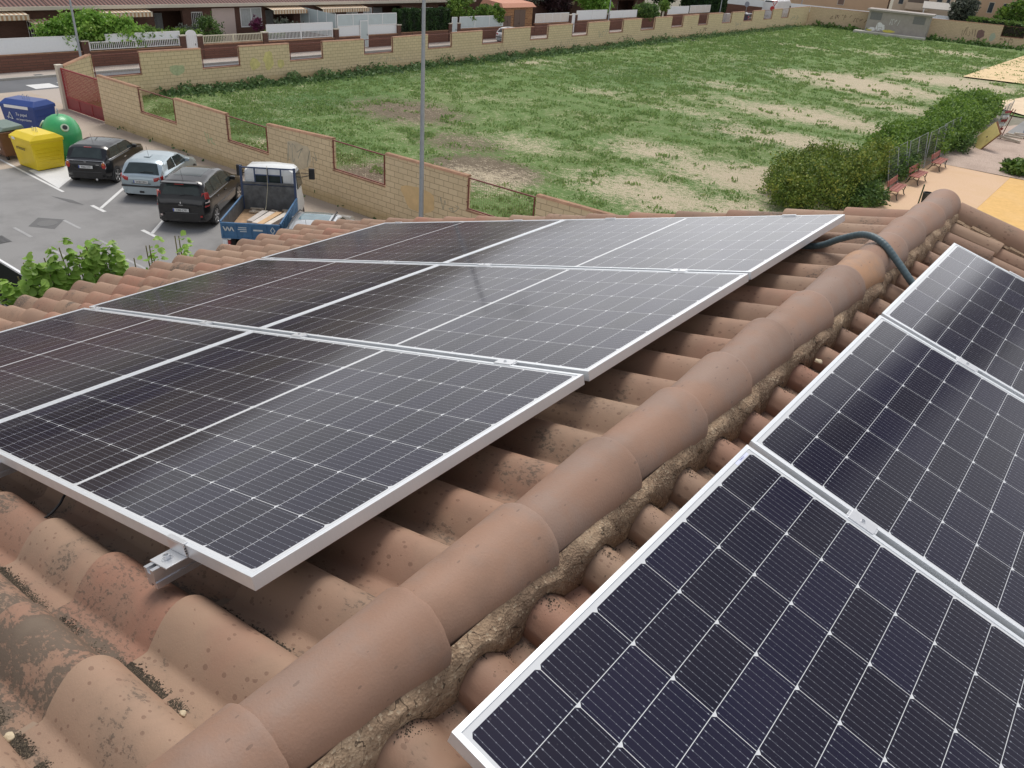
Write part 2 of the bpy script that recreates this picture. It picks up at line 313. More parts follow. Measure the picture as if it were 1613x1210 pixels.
DARKIN = plain('shaded_interior', (.035, .025, .022), .9, 0, .2); WGLASS = glass_mat('window_glass', (.05, .06, .07)); CARGL = glass_mat('car_glass', (.028, .038, .038))
CURT = plain('net_curtain', (.42, .44, .45), .5, 0, .12, 6); CHROME = plain('bright_chrome', (.75, .76, .78), .18, 1, .03); RIM = plain('alloy_rim', (.62, .63, .65), .3, .8, .05)
REDL = plain('red_lamp_glass', (.42, .025, .02), .15, 0, .1, 8, 0, .6); ORL = plain('amber_lamp_glass', (.70, .22, .05), .15, 0, .1, 8, 0, .6)
WOOD = plain('red_brown_slats', (.30, .085, .06), .6, 0, .2, 5); IRON = plain('black_iron', (.02, .018, .018), .5, .4, .1); LTX = plain('ink_black', (.02, .02, .025), .6)
BARK = plain('bark', (.13, .095, .07), .9, 0, .25, 6, .5)
# ---------------------------------------------------------------- mesh helpers
def tag(o, label=None, cat=None, group=None, kind=None):
    if label: o['label'] = label
    if cat: o['category'] = cat
    if group: o['group'] = group
    if kind: o['kind'] = kind
    return o
def empty(name, loc=(0, 0, 0), rz=0, label=None, cat=None, group=None):
    o = bpy.data.objects.new(name, None); o.location = loc; o.rotation_euler = (0, 0, rz); o.empty_display_size = .2
    col.objects.link(o); return tag(o, label, cat, group)
class MB:
    def __init__(s): s.v = []; s.f = []; s.m = []; s.mats = []; s.uv = {}
    def mi(s, m):
        if m is None: return 0
        if m not in s.mats: s.mats.append(m)
        return s.mats.index(m)
    def face(s, idx, m=None): s.f.append(tuple(idx)); s.m.append(s.mi(m))
    def poly(s, pts, m=None): b = len(s.v); s.v += [tuple(p) for p in pts]; s.face(range(b, b+len(pts)), m)
    def box(s, c, d, m=None, rz=0, rx=0, ry=0, bev=0):
        hx, hy, hz = d[0]/2, d[1]/2, d[2]/2; b = len(s.v)
        rot = Matrix.Rotation(rz, 3, 'Z') @ Matrix.Rotation(ry, 3, 'Y') @ Matrix.Rotation(rx, 3, 'X')
        for x, y, z in ((-1, -1, -1), (1, -1, -1), (1, 1, -1), (-1, 1, -1), (-1, -1, 1), (1, -1, 1), (1, 1, 1), (-1, 1, 1)):
            p = rot @ Vector((x*hx, y*hy, z*hz)); s.v.append((c[0]+p.x, c[1]+p.y, c[2]+p.z))
        for q in ((0, 3, 2, 1), (4, 5, 6, 7), (0, 1, 5, 4), (1, 2, 6, 5), (2, 3, 7, 6), (3, 0, 4, 7)): s.face([b+i for i in q], m)
        return s
    def bb(s, x0, x1, y0, y1, z0, z1, m=None): return s.box(((x0+x1)/2, (y0+y1)/2, (z0+z1)/2), (x1-x0, y1-y0, z1-z0), m)
    def loft(s, rings, m=None, closed=True, cap0=True, cap1=True):
        b = len(s.v); n = len(rings[0])
        for r in rings: s.v += [tuple(p) for p in r]
        for i in range(len(rings)-1):
            for j in range(n if closed else n-1):
                k = (j+1) % n; s.face((b+i*n+j, b+i*n+k, b+(i+1)*n+k, b+(i+1)*n+j), m)
        if cap0: s.face([b+j for j in range(n)][::-1], m)
        if cap1: s.face([b+(len(rings)-1)*n+j for j in range(n)], m)
        return s
    def tube(s, path, r, m=None, n=8, cap=True):
        P = [Vector(p) for p in path]; rings = []; rr = r if isinstance(r, (list, tuple)) else [r]*len(P); up = None
        for i, p in enumerate(P):
            d = (P[min(i+1, len(P)-1)]-P[max(i-1, 0)]).normalized()
            if up is None: up = Vector((0, 0, 1)) if abs(d.z) < .9 else Vector((1, 0, 0))
            a = d.cross(up).normalized(); bn = a.cross(d).normalized(); up = bn
            rings.append([p+(a*math.cos(2*math.pi*j/n)+bn*math.sin(2*math.pi*j/n))*rr[i] for j in range(n)])
        return s.loft(rings, m, True, cap, cap)
    def lathe(s, prof, c=(0, 0, 0), m=None, n=20, axis='z', sx=1, sy=1):
        rings = []
        for r, h in prof:
            ring = []
            for j in range(n):
                a = 2*math.pi*j/n; x, y = r*math.cos(a)*sx, r*math.sin(a)*sy
                ring.append((c[0]+x, c[1]+y, c[2]+h) if axis == 'z' else ((c[0]+x, c[1]+h, c[2]+y) if axis == 'y' else (c[0]+h, c[1]+x, c[2]+y)))
            rings.append(ring)
        return s.loft(rings, m)
    def prism(s, pts, z0, z1, m=None):
        return s.loft([[(x, y, z0) for x, y in pts], [(x, y, z1) for x, y in pts]], m)
    def side(s, pts, y0, y1, m=None):      # outline in x,z extruded along y
        return s.loft([[(x, y0, z) for x, z in pts], [(x, y1, z) for x, z in pts]], m)
    def build(s, name, mat=None, parent=None, smooth=False, bevel=0, loc=None, attrs=None):
        me = bpy.data.meshes.new(name); me.from_pydata(s.v, [], s.f)
        mats = s.mats or ([mat] if mat else [])
        for m in mats: me.materials.append(m)
        if len(mats) > 1 or s.mats: me.polygons.foreach_set('material_index', s.m)
        bm = bmesh.new(); bm.from_mesh(me); bmesh.ops.recalc_face_normals(bm, faces=bm.faces)
        if bevel: bmesh.ops.bevel(bm, geom=[e for e in bm.edges if len(e.link_faces) == 2 and e.calc_face_angle(0) > .6], offset=bevel, segments=2, affect='EDGES', profile=.6)
        bm.to_mesh(me); bm.free()
        set_uv(me)
        if smooth:
            me.polygons.foreach_set('use_smooth', [True]*len(me.polygons))
            try: me.set_sharp_from_angle(angle=R(38))
            except Exception: pass
        o = bpy.data.objects.new(name, me); col.objects.link(o)
        if loc: o.location = loc
        if parent: o.parent = parent
        return o
def set_uv(me):
    uv = me.uv_layers.new(name='UVMap'); n = len(me.loops)
    if n == 0: return
    vi = np.empty(n, int); me.loops.foreach_get('vertex_index', vi)
    co_ = np.empty(len(me.vertices)*3); me.vertices.foreach_get('co', co_); co_ = co_.reshape(-1, 3)
    nf = len(me.polygons); no = np.empty(nf*3); me.polygons.foreach_get('normal', no); no = np.abs(no.reshape(-1, 3))
    lt = np.empty(nf, int); me.polygons.foreach_get('loop_total', lt); ax = np.repeat(np.argmax(no+np.array([0, 0, 1e-4]), axis=1), lt)
    P = co_[vi]; U = np.where(ax == 0, P[:, 1], P[:, 0]); V = np.where(ax == 2, P[:, 1], P[:, 2])
    uv.data.foreach_set('uv', np.stack([U, V], 1).ravel())
def npmesh(name, V, F, mat, attrs=None, parent=None, smooth=False, loc=None):
    me = bpy.data.meshes.new(name); V = np.asarray(V, dtype=np.float32); F = np.asarray(F, dtype=np.int32); k = F.shape[1]
    me.vertices.add(len(V)); me.vertices.foreach_set('co', V.ravel()); me.loops.add(F.size); me.loops.foreach_set('vertex_index', F.ravel())
    me.polygons.add(len(F)); me.polygons.foreach_set('loop_start', np.arange(0, F.size, k, dtype=np.int32))
    try: me.polygons.foreach_set('loop_total', np.full(len(F), k, dtype=np.int32))
    except Exception: pass
    me.materials.append(mat); me.update(calc_edges=True); me.validate()
    for nme, a in (attrs or {}).items():
        at = me.attributes.new(nme, 'FLOAT', 'POINT'); at.data.foreach_set('value', np.asarray(a, dtype=np.float32))
    if smooth: me.polygons.foreach_set('use_smooth', [True]*len(me.polygons))
    o = bpy.data.objects.new(name, me); col.objects.link(o)
    if loc is not None: o.location = loc
    if parent: o.parent = parent
    return o
rs = np.random.RandomState(7)
def leaf_cards(C, size, rng, flat=.35, aspect=1.6, tint=None, outward=None):
    """C: n x 3 centres -> quads bent along the middle, random orientation"""
    n = len(C); a = rng.rand(n)*2*np.pi; el = (rng.rand(n)-.5)*np.pi*(1-flat)
    d = np.stack([np.cos(a)*np.cos(el), np.sin(a)*np.cos(el), np.sin(el)], 1)
    q = rng.randn(n, 3); q -= (q*d).sum(1)[:, None]*d; q /= np.linalg.norm(q, axis=1)[:, None]+1e-9
    s = size*(.6+.8*rng.rand(n))[:, None] if np.isscalar(size) else size[:, None]
    v0 = C-d*s*aspect/2; v2 = C+d*s*aspect/2; v1 = C+q*s/2; v3 = C-q*s/2
    V = np.stack([v0, v1, v2, v3], 1).reshape(-1, 3); F = np.arange(4*n).reshape(n, 4)
    t = np.repeat(tint if tint is not None else rng.rand(n), 4); return V, F, t
def blob_points(blobs, n, rng, shell=.55, clump=0.0):
    """blobs: (cx,cy,cz,rx,ry,rz); leaves gather in clumps near an uneven surface"""
    B = np.array(blobs, float); wgt = (B[:, 3]*B[:, 4]*B[:, 5])**(2/3); wgt /= wgt.sum(); out = []; tn = []
    ncl = max(8, n//26)
    i = rng.choice(len(B), ncl, p=wgt); u = rng.randn(ncl, 3); u /= np.linalg.norm(u, axis=1)[:, None]
    rad = shell+(1-shell)*rng.rand(ncl)**.6+rng.randn(ncl)*.09
    cc = B[i, :3]+u*rad[:, None]*B[i, 3:]; ct = rng.rand(ncl)
    k = rng.choice(ncl, n); sp = (B[i][:, 3:].mean(1)*.105+.03)[k]
    P = cc[k]+rng.randn(n, 3)*sp[:, None]; t = np.clip(ct[k]*.62+rng.rand(n)*.38, 0, 1); return P, t
def foliage(name, blobs, n, size, mat, parent=None, seed=1, shell=.55, loc=None, zmin=None, aspect=1.6, flat=.35):
    rng = np.random.RandomState(seed); P, t = blob_points(blobs, n, rng, shell)
    if zmin is not None: P[:, 2] = np.maximum(P[:, 2], zmin+rng.rand(n)*.15)
    V, F, tt = leaf_cards(P, size, rng, flat, aspect, t); return npmesh(name, V, F, MATS[mat], {'tint': tt}, parent, False, loc)
def copy_tree(o, parent=None):
    c = o.copy(); col.objects.link(c)
    if parent: c.parent = parent
    for ch in list(o.children): copy_tree(ch, c)
    return c
def text_mesh(name, txt, size, mat, parent, loc, rot, depth=.002, align='CENTER', sx=1):
    cu = bpy.data.curves.new('t', 'FONT'); cu.body = txt; cu.size = size; cu.extrude = depth; cu.align_x = align; cu.align_y = 'CENTER'
    t = bpy.data.objects.new('t', cu); col.objects.link(t); dg = bpy.context.evaluated_depsgraph_get()
    me = bpy.data.meshes.new_from_object(t.evaluated_get(dg)); bpy.data.objects.remove(t); me.materials.clear(); me.materials.append(mat)
    o = bpy.data.objects.new(name, me); col.objects.link(o); o.location = loc; o.rotation_euler = rot; o.scale = (sx, 1, 1); o.parent = parent; return o
# ---------------------------------------------------------------- our roof
OZ = CZ-1.1085; A_, B_ = 0.271, 0.2552; RX, RY, RZ = .5094, .0128, -.0068
ca, sa, cb, sb = math.cos(A_), math.sin(A_), math.cos(B_), math.sin(B_)
def Lp(u, v, h): return (-u*ca-h*sa, v, OZ-u*sa+h*ca)
def Rp(u, v, h): return (RX+u*cb+h*sb, RY+v, OZ+RZ-u*sb+h*cb)
HB = (.27, 0.4, 0.0); HB_ = (-.27, -.4, 0)
house = empty('house', HB, 0, 'low pitched terracotta tiled house roof under the camera, carrying all the solar panels', 'house')
EXPO, TL = .3565, .415
PITL, PITR, V0L, V0R = .207, .2055, -.062, -.018
SPECIAL = {(True, -1, 1): (.9, 1.0), (True, -1, 2): (.55, .9), (True, 0, 1): (.97, .55), (True, 0, 0): (.5, .04), (True, -1, 0): (.62, .05), (True, 0, 2): (.55, .05), (True, -2, 1): (.7, .9), (True, -2, 0): (.5, .3), (True, 1, 0): (.45, .1), (True, 1, 1): (.8, .3), (True, 0, 3): (.9, .3)}
def profile():
    t = []; z = []; ch = []
    for x in (-.172, -.163, -.155, -.146, -.136, -.126, -.114, -.101):
        t.append(x); z.append(0.0); ch.append(max(0, 1-abs(x+.138)/.026))
    for x in (-.092, -.086, -.079, -.071, -.062, -.051, -.039, -.026, -.012, 0):
        t.append(x); z.append(.066*math.cos(math.pi/2*min(1, -x/.094))**1.02); ch.append(max(0, .3-abs(x+.105)*20))
    for x in (.009, .018, .027, .035, .042, .0475):
        t.append(x); z.append(.066*math.sqrt(max(0, 1-(x/.056)**2))); ch.append(0)
    for x, zz in ((.0495, .0325), (.052, .0285), (.0542, .021), (.055, .004), (.0547, -.004)):
        t.append(x); z.append(zz); ch.append(.3)
    return np.array(t), np.array(z), np.array(ch)
def tile_slope(name, fn, sgn, v0, cols, u0, rows, seed, label):
    rng = np.random.RandomState(seed); t, z, ch = profile(); LI = []; S = np.array([0, .2, .4, .6, .8, .93, .985, 1.0]); V = []; F = []; T = []; CHN = []
    n = len(t); base = 0
    for c in cols:
        cj = rng.uniform(-.012, .012)
        for r in rows:
            ul = u0+EXPO*r+cj+rng.uniform(-.004, .004); vc = v0+(PITL if fn is Lp else PITR)*c+rng.uniform(-.0025, .0025); tint = rng.rand(); li = (rng.rand()**5)*.8; (tint, li) = SPECIAL.get((fn is Lp, c, r), (tint, li)); tw = rng.uniform(-.006, .006); hj = rng.uniform(-.0015, .002)
            rings = []
            for s in S:
                fl = .92+.10*s; lift = .020*s**1.4; lip = 0 if s < .99 else -.0025
                rings.append([(ul-TL+TL*s, vc+sgn*(tt*(.955+.07*s))+tw*(s-.5), -.167+hj+zz*fl+lift+lip) for tt, zz in zip(t, z)])
            rings.append([(ul-.001, vc+sgn*(tt*1.025)+tw*.5, -.167+hj+zz*1.02+.020-.018) for tt, zz in zip(t, z)])
            for rg in rings:
                for k, q in enumerate(rg): V.append(fn(*q)); T.append(tint); LI.append(li); CHN.append(ch[k])
            m = len(rings)
            for i in range(m-1):
                for j in range(n-1):
                    a = base+i*n+j; q = (a, a+1, a+n+1, a+n); F.append(q if sgn*(1 if fn is Lp else -1) < 0 else q[::-1])
            base += n*m
    V = np.array(V)-np.array(HB)
    o = npmesh(name, V, F, MATS['tile'], {'tint': T, 'chan': CHN, 'lich': LI}, house, True)
    try: o.data.set_sharp_from_angle(angle=R(42))
    except Exception: pass
    if label: o['label'] = label
    return o
tile_slope('roof_tiles', Lp, 1, V0L, range(-14, 21), .20, range(0, 15), 3, 'roof slope falling to the left')
tile_slope('roof_tiles', Rp, -1, V0R, range(-10, 21), .172, range(0, 11), 5, 'roof slope falling to the right')
# deck, walls
b = MB()
for fn, ue, us in ((Lp, 5.1, -.26), (Rp, 4.0, -.225)):
    pts = [fn(us, -3.1, -.165), fn(ue, -3.1, -.165), fn(ue, 4.14, -.165), fn(us, 4.14, -.165)]; lo = [fn(us, -3.1, -.28), fn(ue, -3.1, -.28), fn(ue, 4.14, -.28), fn(us, 4.14, -.28)]
    b.loft([[Vector(p)-Vector(HB) for p in lo], [Vector(p)-Vector(HB) for p in pts]])
b.build('roof_deck', plain('roof_board', (.30, .22, .16), .9, 0, .1), house)
zl, zr = Lp(5.0, 0, -.30)[2], Rp(3.8, 0, -.30)[2]; xl, xr = Lp(5.0, 0, -.3)[0], Rp(3.8, 0, -.3)[0]
b = MB(); b.side([(xl-.27, 0), (xr-.27, 0), (xr-.27, zr), (0, OZ-.42), (xl-.27, zl)], -3.2, 3.7)
b.build('wall', CREAM, house)
# ridge caps
CX, CZc = .295, OZ-.038
joints = [-3.0, -2.65, -2.3, -1.95, -1.6, -1.25, -.9, -.55, -.2, .14, .48, .83, 1.17, 1.47, 1.81, 2.17, 2.54, 2.79, 3.14, 3.48, 3.86, 4.2]
rg = np.random.RandomState(11)
for k in range(len(joints)-1):
    y0, y1 = joints[k]-.06, joints[k+1]; V = []; F = []; T = []; tint = [.35, .5, .42, .3, .45][k % 5]+rg.uniform(-.08, .08)
    if k == 16: tint = .97
    if k == 15: tint = .12
    dx, dz, ry = rg.uniform(-.004, .004), rg.uniform(-.003, .003), rg.uniform(-.006, .006); NA = 30
    secs = [(0, .0745, 0), (.15, .077, 0), (.35, .081, 0), (.6, .0855, 0), (.85, .0905, 0), (.97, .0935, 0), (.992, .094, 0), (1, .0925, 0), (1, .0810, 0), (.9, .078, 0)]
    for s, r, _ in secs:
        for j in range(NA+1):
            a = R(-8)+R(196)*j/NA; wv = 1+.008*noise.noise(Vector((a*2, s*3, k*5.1)))
            V.append((CX+dx+ry*(s-.5)*2+r*wv*math.cos(a)-HB[0], y0+(y1-y0)*s+.004*noise.noise(Vector((a*3, k*2.0, s)))-HB[1], CZc+dz+r*1.04*wv*math.sin(a))); T.append(tint)
    n = NA+1
    for i in range(len(secs)-1):
        for j in range(NA): a = i*n+j; F.append((a, a+1, a+n+1, a+n))
    o = npmesh('ridge_tile', V, F, MATS['ridge'], {'tint': T}, house, True)
    o.data.set_sharp_from_angle(angle=R(35))
    if k == 16: o['label'] = 'orange stained ridge tile'
# mortar bed under the ridge caps, both sides
t_, z_, c_ = profile()
def tile_h(v, v0, sgn): 
    pt = PITL if sgn > 0 else PITR; x = (((v-v0)*sgn+.152) % pt)-.152
    return -.165+float(np.interp(x, t_, z_))*.97+.006
def mortar(fn, v0, sgn, side):
    V = []; F = []; ys = np.arange(-2.9, 4.24, .0085); NN = 12
    for y in ys:
        nn = noise.fractal(Vector((y*3.1, side*7, 0)), 1.0, 2.0, 4); n2 = noise.fractal(Vector((y*11, 3+side, 1)), 1.0, 2.0, 3)
        yv = y-(RY if side > 0 else 0); hh_ = tile_h(yv, v0, sgn); low = (-.06-hh_)*.0
        depth = (-.08-hh_)                                    # how deep the channel is here
        ub = (-.086+max(0, depth)*.24 if side > 0 else -.21)+.014*nn+.006*n2
        bx, by, bz = fn(ub, yv, hh_+.001)
        r = .0875; tx, tz = CX+side*(r-.006), CZc+.004
        for i in range(NN):
            f = i/(NN-1); g = math.sin(math.pi*f); bl = .012*g*(1+.8*nn)+.0035*noise.fractal(Vector((y*32, f*5, side*3)), 1, 2, 4)*(.3+g)
            V.append((tx+(bx-tx)*f**.92+side*bl-HB[0], y-HB[1]+.002*n2, tz+(bz-tz)*f**1.08+bl*.4))
    for i in range(len(ys)-1):
        for j in range(NN-1): a = i*NN+j; F.append((a, a+1, a+NN+1, a+NN) if side < 0 else (a, a+NN, a+NN+1, a+1))
    return npmesh('mortar_bed', V, F, MATS['mortar'], None, house, True)
mortar(Rp, V0R, -1, 1); mortar(Lp, V0L, 1, -1)
b = MB(); b.lathe([(.0, 0), (.08, 0), (.08, .02), (.0, .02)], (CX-HB[0], 4.17-HB[1], CZc-.005), None, 20, 'y'); b.build('ridge_end_plug', M_('mortar'), house)
# verge tiles on the far gable of the right slope
for k in range(7):
    V = []; F = []; NA = 14; u0 = -.13+.62*k; jt = rg.uniform(-.006, .006)
    for i, (s, r) in enumerate(((0, .078), (.25, .081), (.5, .084), (.75, .087), (.98, .090), (1, .088), (1, .075))):
        for j in range(NA+1):
            a = math.pi*j/NA*1.1-.16; p = Rp(u0+.66*s, 4.235+jt-RY+r*math.cos(a), -.104+.012*s+r*1.0*math.sin(a)); V.append((p[0]-HB[0], p[1]-HB[1], p[2]))
    for i in range(6):
        for j in range(NA): a = i*(NA+1)+j; F.append((a, a+NA+1, a+NA+2, a+1))
    npmesh('verge_tile', V, F, MATS['tile'], {'tint': [.3+.1*(k % 3)]*len(V), 'chan': [0]*len(V)}, house, True)
b = MB()
for k in range(60):
    u = -.1+k*.07; p = Rp(u, 4.135-RY, -.112+.012*noise.noise(Vector((u*9, 0, 0)))); b.box((p[0]-HB[0], p[1]-HB[1], p[2]), (.1, .05+.01*noise.noise(Vector((u*5, 1, 0))), .045), None, 0, 0, B_)
b.build('verge_mortar', M_('mortar'), house)
b = MB(); b.side([(xl-.27, zl+.02), (xl-.33, zl-.12), (xl-.25, zl-.12), (xl-.25, zl)], -3.3, 3.9); b.build('eave_trim', COPING, house)

# ---------------------------------------------------------------- solar panels
PL, PW, PG = 1.722, 1.134, .0249
def panel(label, mat4, sticker=False):
    e = empty('solar_panel'); e.matrix_world = mat4; tag(e, label, 'solar panel', 'solar panels on the roof')
    b = MB(); w_, h_ = .0115, .032
    for (P0, P1, Q1, Q0) in (((0, 0), (PL, 0), (PL-w_, w_), (w_, w_)), ((PL, 0), (PL, PW), (PL-w_, PW-w_), (PL-w_, w_)), ((PL, PW), (0, PW), (w_, PW-w_), (PL-w_, PW-w_)), ((0, PW), (0, 0), (w_, w_), (w_, PW-w_))):
        b.loft([[(*P0, -h_), (*P1, -h_), (*Q1, -h_), (*Q0, -h_)], [(*P0, 0), (*P1, 0), (*Q1, 0), (*Q0, 0)]])
    f = .03
    for (x0, x1, y0, y1) in ((w_, PL-w_, w_, f), (w_, PL-w_, PW-f, PW-w_), (w_, f, f, PW-f), (PL-f, PL-w_, f, PW-f)): b.bb(x0, x1, y0, y1, -h_, -h_+.002)
    fr = b.build('frame', M_('frame_aluminium'), e, bevel=.0007)
    b = MB(); b.bb(w_-.001, PL-w_+.001, w_-.001, PW-w_+.001, -.0068, -.0022); b.build('solar_cells', M_('cells'), e)
    b = MB(); b.bb(PL/2-.05, PL/2+.05, PW/2-.04, PW/2+.04, -.028, -.0075); b.build('junction_box', BLACK, e)
    if sticker:
        s = empty('serial_sticker', (.0165, PW-.062, -.0018)); s.parent = e
        b = MB(); b.bb(-.004, .004, -.034, .034, -.0004, .0001); st = b.build('sticker_face', plain('sticker_film', (.66, .70, .86), .4, 0, .03), s); 
        text_mesh('serial_number', '9240113', .0065, plain('sticker_ink', (.22, .25, .5), .5), s, (0, 0, .0004), (0, 0, R(90)), .0001)
    return e
def frame_mat(o, x, y, z): return Matrix(((x[0], y[0], z[0], o[0]), (x[1], y[1], z[1], o[1]), (x[2], y[2], z[2], o[2]), (0, 0, 0, 1)))
rown = ['nearest row', 'middle row', 'far row']
for r in range(3):
    for c in range(2):
        u0 = c*(PL+.0035); vb = r*(PW+PG)+PW
        m = frame_mat(Lp(u0, vb, 0), (-ca, 0, -sa), (0, -1, 0), (-sa, 0, ca))
        panel('silver framed solar panel of the left slope, %s, %s column' % (rown[r], 'ridge side' if c == 0 else 'eave side'), m)
for r in range(3):
    m = frame_mat(Rp(0, r*(PW+PG), 0), (cb, 0, -sb), (0, 1, 0), (sb, 0, cb))
    panel(['deep blue solar panel at the bottom right corner, nearest on the right slope', 'middle of the three solar panels on the right slope', 'farthest solar panel of the right slope, below the grey conduit'][r], m, r == 0)
# rails
def rail(side, u, label):
    e = empty('mounting_rail'); fn = Lp if side < 0 else Rp; x = (-ca, 0, -sa) if side < 0 else (cb, 0, -sb); z = (-sa, 0, ca) if side < 0 else (sb, 0, cb); y = (0, -1, 0) if side < 0 else (0, 1, 0)
    e.matrix_world = frame_mat(fn(u, 1.72, -.077), x, y, z); tag(e, label, 'mounting rail', 'aluminium mounting rails under the panels')
    b = MB(); prof = [(-.02, 0), (-.02, .014), (-.0165, .014), (-.0165, .022), (-.02, .022), (-.02, .0445), (-.007, .0445), (-.007, .033), (.007, .033), (.007, .0445), (.02, .0445), (.02, .022), (.0165, .022), (.0165, .014), (.02, .014), (.02, 0), (.006, 0), (.006, .008), (-.006, .008), (-.006, 0)]
    b.side(prof, -1.78, 1.79); b.build('rail_profile', M_('rail_aluminium'), e)
    for k in range(4):
        b = MB(); b.tube([(0, -1.4+k*.93, -.045), (0, -1.4+k*.93, .002)], .006, None, 8); b.box((0, -1.4+k*.93, -.004), (.03, .03, .006)); b.build('hanger_bolt', M_('rail_aluminium'), e)
rail(-1, .30, 'aluminium rail whose slotted end sticks out under the nearest left panel')
rail(-1, 1.40, 'aluminium rail under the ridge side panels, on their downhill half'); rail(-1, 2.13, 'aluminium rail under the eave side panels, on their uphill half'); rail(-1, 3.25, 'aluminium rail closest to the eave of the left slope')
rail(1, .33, 'aluminium rail along the upper edge of the right slope panels'); rail(1, 1.40, 'aluminium rail under the downhill half of the right slope panels')
def clamp(side, u, v, kind, label):
    e = empty('panel_clamp'); fn = Lp if side < 0 else Rp; x = (-ca, 0, -sa) if side < 0 else (cb, 0, -sb); z = (-sa, 0, ca) if side < 0 else (sb, 0, cb); y = (0, -1, 0) if side < 0 else (0, 1, 0)
    e.matrix_world = frame_mat(fn(u, v, 0), x, y, z); tag(e, label, 'panel clamp', 'clamps holding the solar panels')
    b = MB()
    if kind == 'mid':
        b.bb(-.034, .034, -.0195, .0195, .0003, .0032); b.bb(-.04, .04, -.010, .010, -.03, .0003); b.build('clamp_plate', M_('clamp_aluminium'), e, bevel=.001)
        b = MB(); b.lathe([(0, .003), (.0055, .003), (.0055, .0062), (.003, .0064), (.003, .0045), (0, .0045)], m=None, n=14); b.build('bolt', CHROME, e, True)
    else:
        s = 1 if kind == 'front' else -1   # outward direction in local y
        if side > 0: s = -s
        b.bb(-.036, .036, min(-s*.008, s*.004), max(-s*.008, s*.004), .0003, .004); b.bb(-.036, .036, min(s*.0008, s*.0045), max(s*.0008, s*.0045), -.028, .0003)
        b.bb(-.036, .036, min(s*.0008, s*.052), max(s*.0008, s*.052), -.0325, -.0285); b.build('clamp_plate', M_('clamp_aluminium'), e, bevel=.0012)
        b = MB(); b.lathe([(0, -.0285), (.0125, -.0285), (.0125, -.027), (.008, -.0268), (.008, -.019), (.0045, -.0185), (.0045, -.022), (0, -.022)], (0, s*.029, 0), n=16); b.build('bolt', CHROME, e, True)
        b = MB()
        for q in range(3): b.box((-.0366, s*.0026-.0, -.009-q*.006), (.0008, .0035, .0022))
        b.build('ridged_edge', BLACK, e)
sa_, sb_ = PW+PG/2, 2*PW+PG*1.5
for u, n in ((.31, 'closest to the ridge'), (1.41, 'second from the ridge'), (2.14, 'third from the ridge'), (3.32, 'closest to the eave')):
    clamp(-1, u, sa_, 'mid', 'flat aluminium clamp in the nearer seam of the left panels, '+n)
    clamp(-1, u, sb_, 'mid', 'flat aluminium clamp in the farther seam of the left panels, '+n)
    clamp(-1, u-.03, 3*PW+2*PG, 'back', 'end clamp on the far edge of the left panels, '+n)
clamp(-1, .29, 0, 'front', 'L shaped end clamp with bolt on the rail sticking out in front'); clamp(-1, 2.14, 0, 'front', 'end clamp on the near edge of the eave side column')
for u in (.33, 1.40):
    n = 'upper' if u < 1 else 'lower'
    clamp(1, u, sa_, 'mid', n+' clamp with a bolt in the nearer seam of the right slope panels'); clamp(1, u, sb_, 'mid', n+' clamp in the farther seam of the right slope panels'); clamp(1, u-.03, 3*PW+2*PG, 'back', n+' end clamp on the far edge of the right slope panels')
# conduit over the ridge
def spline(pts, n=14):
    P = [Vector(p) for p in pts]; out_ = []
    for i in range(len(P)-1):
        p0, p1, p2, p3 = P[max(i-1, 0)], P[i], P[i+1], P[min(i+2, len(P)-1)]
        for k in range(n):
            t = k/n; out_.append(.5*((2*p1)+(-p0+p2)*t+(2*p0-5*p1+4*p2-p3)*t*t+(-p0+3*p1-3*p2+p3)*t**3))
    return out_+[P[-1]]
pth = spline([(-.35, 3.12, OZ-.17), (-.12, 3.08, OZ-.105), (.02, 3.06, OZ-.065), (.12, 3.03, OZ+.005), (.22, 2.985, OZ+.062), (.31, 2.945, OZ+.062), (.40, 2.905, OZ+.012), (.50, 2.865, OZ-.055), (.62, 2.83, OZ-.12), (.9, 2.8, OZ-.2)], 26)
rr = [.015+.0006*math.sin(i*1.55) for i in range(len(pth))]
b = MB(); b.tube([p-Vector((.27, 2.95, OZ+.05)) for p in pth], rr, None, 16)
tag(b.build('conduit', plain('grey_conduit', (.075, .115, .13), .45, 0, .12, 30), None, True, loc=(.27, 2.95, OZ+.05)), 'blue grey flexible conduit bending over the ridge tiles', 'conduit')
b = MB(); p0 = Vector(Lp(1.02, -.035, -.125)); b.tube([Vector(q)-p0 for q in spline([Lp(1.2, .3, -.05), Lp(1.02, .06, -.06), Lp(.98, .0, -.08), Lp(.99, -.03, -.10), Lp(1.02, -.055, -.118)], 8)], .0035, None, 8)
tag(b.build('cable', BLACK, None, True, loc=p0), 'short black cable end poking out under the left panels', 'cable')
